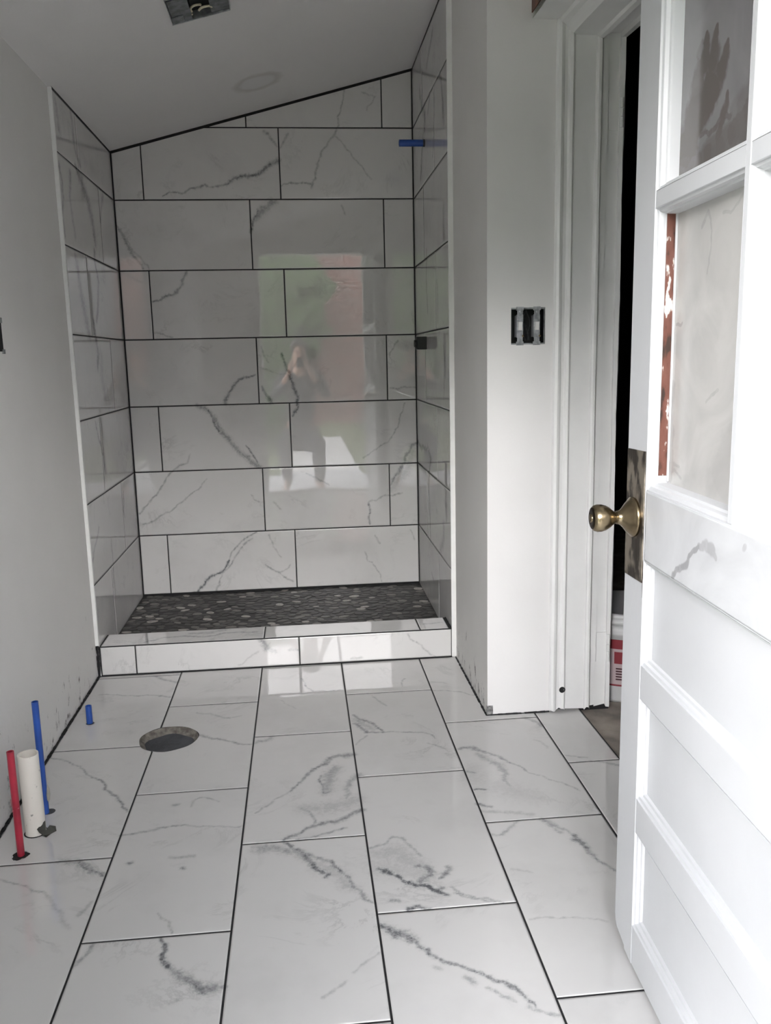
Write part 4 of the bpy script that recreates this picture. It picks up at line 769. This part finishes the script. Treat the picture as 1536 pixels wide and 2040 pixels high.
for sgn in (-1, 1):
    k = len(b); b += [(px_ + sgn * .17, -3.52, .98, .055), (px_ + sgn * .255, -3.40, .80, .042), (px_ + sgn * .13, -3.22, .98, .030), (px_ + sgn * .085, -3.195, 1.06, .026, .02), (px_ + sgn * .075, -3.185, 1.12, .022, .016)]
    e += [(3, k), (k, k + 1), (k + 1, k + 2), (k + 2, k + 3), (k + 3, k + 4)]
    for j in range(4):
        q = len(b); b += [(px_ + sgn * (.078 - .002 * j), -3.178, 1.135 - .017 * j + .01, .009), (px_ + sgn * .070, -3.168, 1.140 - .018 * j + .01, .008), (px_ + sgn * .052, -3.166, 1.143 - .018 * j + .01, .007)]
        e += [(k + 4, q), (q, q + 1), (q + 1, q + 2)]
    q = len(b); b += [(px_ + sgn * .066, -3.190, 1.10, .010), (px_ + sgn * .045, -3.182, 1.115, .008)]; e += [(k + 3, q), (q, q + 1)]
    k = len(b); b += [(px_ + sgn * .10, -3.65, .38, .085), (px_ + sgn * .17, -3.32, .36, .060), (px_ + sgn * .16, -3.55, .0, .040), (px_ + sgn * .16, -3.56, -.07, .036), (px_ + sgn * .17, -3.40, -.10, .028, .04)]
    e += [(0, k), (k, k + 1), (k + 1, k + 2), (k + 2, k + 3), (k + 3, k + 4)]
body = skinned('body', b, e, SKIN, man)
b = [(px_, -3.66, .40, .15, .13), (px_, -3.62, .62, .145, .125), (px_, -3.57, .85, .165, .125), (px_, -3.52, 1.0, .12, .10), (px_, -3.49, 1.06, .065)]
e = [(0, 1), (1, 2), (2, 3), (3, 4)]
for sgn in (-1, 1):
    k = len(b); b += [(px_ + sgn * .17, -3.52, .98, .068), (px_ + sgn * .255, -3.40, .80, .056), (px_ + sgn * .14, -3.235, .965, .042)]; e += [(3, k), (k, k + 1), (k + 1, k + 2)]
skinned('jacket', b, e, JACK, man)
b = [(px_, -3.66, .42, .15, .13)]; e = []
for sgn in (-1, 1):
    k = len(b); b += [(px_ + sgn * .10, -3.65, .38, .10), (px_ + sgn * .17, -3.31, .36, .078), (px_ + sgn * .16, -3.55, .0, .058), (px_ + sgn * .16, -3.56, -.05, .055)]; e += [(0, k), (k, k + 1), (k + 1, k + 2), (k + 2, k + 3)]
skinned('trousers', b, e, TROU, man)
bm_ = bmesh.new(); bmesh.ops.create_icosphere(bm_, subdivisions=3, radius=1)
for v in bm_.verts: v.co = Vector((px_ + v.co.x * .092, -3.462 + v.co.y * .102 - (.012 if v.co.y > 0 else 0), 1.262 + v.co.z * .085))
bmesh.ops.delete(bm_, geom=[v for v in bm_.verts if v.co.z < 1.19 or (v.co.y > -3.40 and v.co.z < 1.285)], context='VERTS')
me = bpy.data.meshes.new('hair'); bm_.to_mesh(me); bm_.free(); par(link('hair', me, HAIR), man)
for sgn in (-1, 1):
    m = MB(); m.lathe((px_ + sgn * .031, -3.358, 1.232), (0, 1, 0), [(0, .011), (.004, .008), (.006, .0005)], 10); m.build('eye', simple('dark_eye', (.05, .04, .04), .2), man)
m = MB(); m.lathe((px_, -3.352, 1.20), (0, 1, .35), [(-.01, .016), (.012, .012), (.022, .004), (.024, .0005)], 10); m.build('nose', SKIN, man)
ph = empty('smartphone', (px_, -3.165, 1.14)); tag(ph, 'dark smartphone held upright in both hands of the crouching person', 'phone')
m = MB(); m.box(px_ - .038, px_ + .038, -3.165, -3.157, 1.08, 1.178); m.build('phone_case', DARKBOX, ph, bevel=.003)

# trees and a right-hand wall added outside to block sky light
TL = ['rounded green garden tree just left of the brick house', 'green garden tree second left of the brick house, beyond the lawn', 'green garden tree furthest left of the brick house, nearest the porch side']
for lb, (hx, hy, hw, hd, hh) in zip(TL, ((-1.0, -12.6, 2.3, 1.3, 4.3), (-6.3, -11.0, 2.1, 1.6, 4.4), (-8.2, -6.2, 1.8, 2.0, 4.6))):
    bm_ = bmesh.new(); bmesh.ops.create_icosphere(bm_, subdivisions=5, radius=1)
    for v in bm_.verts:
        q = v.co.copy(); f_ = 1 + .10 * math.sin(q.x * 14 + q.z * 9 + hx) * math.sin(q.y * 15 + q.z * 11) + .05 * math.sin(q.x * 37) * math.sin(q.z * 33 + q.y * 20)
        v.co = Vector((q.x * hw * f_, q.y * hd * f_, (q.z * f_ + 1.16) * hh / 2))
    me = bpy.data.meshes.new('garden_tree'); bm_.to_mesh(me); bm_.free(); o = link('garden_tree', me, bpy.data.materials['shrub_leaves']); o.location = (hx, hy, -.25)
    tag(o, lb, 'tree', 'trees left of the brick house')
m = MB(); m.box(2.75, 3.05, -13.0, YENT - .13, -.24, 3.2); tag(m.build('wall_wing', simple('grey_siding', (.30, .31, .33), .7, var=.1)), kind='structure')  # wall added out of view to cut light from the right
# scuff marks on the lock rail, chips beside the lock plate
SCUFF = pane_mat('scuffed_door_paint', (.63, .64, .655), (.33, .33, .34), 1.0, .38)
Od = Vector(D(0, .0001, 0)); Ud = Vector(D(1, .0001, 0)) - Od
o = tile_surface('scuffed_rail_face', Od, Ud, (0, 0, 1), Vector((-ca, sa, 0)), [(.095, .801, SH - .002, .922)], [(.8, [3.5, 4, 3], [(.222, .802), (.256, .828), (.28, .851), (.314, .874)]), (.55, [3.5, 7, 3], [(.314, .874), (.335, .881), (.36, .878), (.372, .868)]), (.4, 3, [(.45, .90), (.455, .905)])], res=.003, gap=0, tilt=0, mats=[SCUFF, SCUFF], extra_skirt=.0005)
par(o, door)
m = MB(); rr_ = random.Random(12)
zc_ = .772; prev = None; vs = []
for i in range(14):
    z = .800 - i * .0052; w_ = .0010 + .0045 * max(0, math.sin(i / 13 * math.pi)) * rr_.uniform(.4, 1.2) * (1 if i < 7 else .25)
    vs += [D(.0925 - w_ * .6, -.0006, z), D(.0925 + w_ * .5, -.0006, z)]
m.add(vs, [(2 * i, 2 * i + 1, 2 * i + 3, 2 * i + 2) for i in range(13)])
m.build('paint_chip', simple('chipped_dark_wood', (.07, .045, .035), .7, var=.5, scale=120), door)
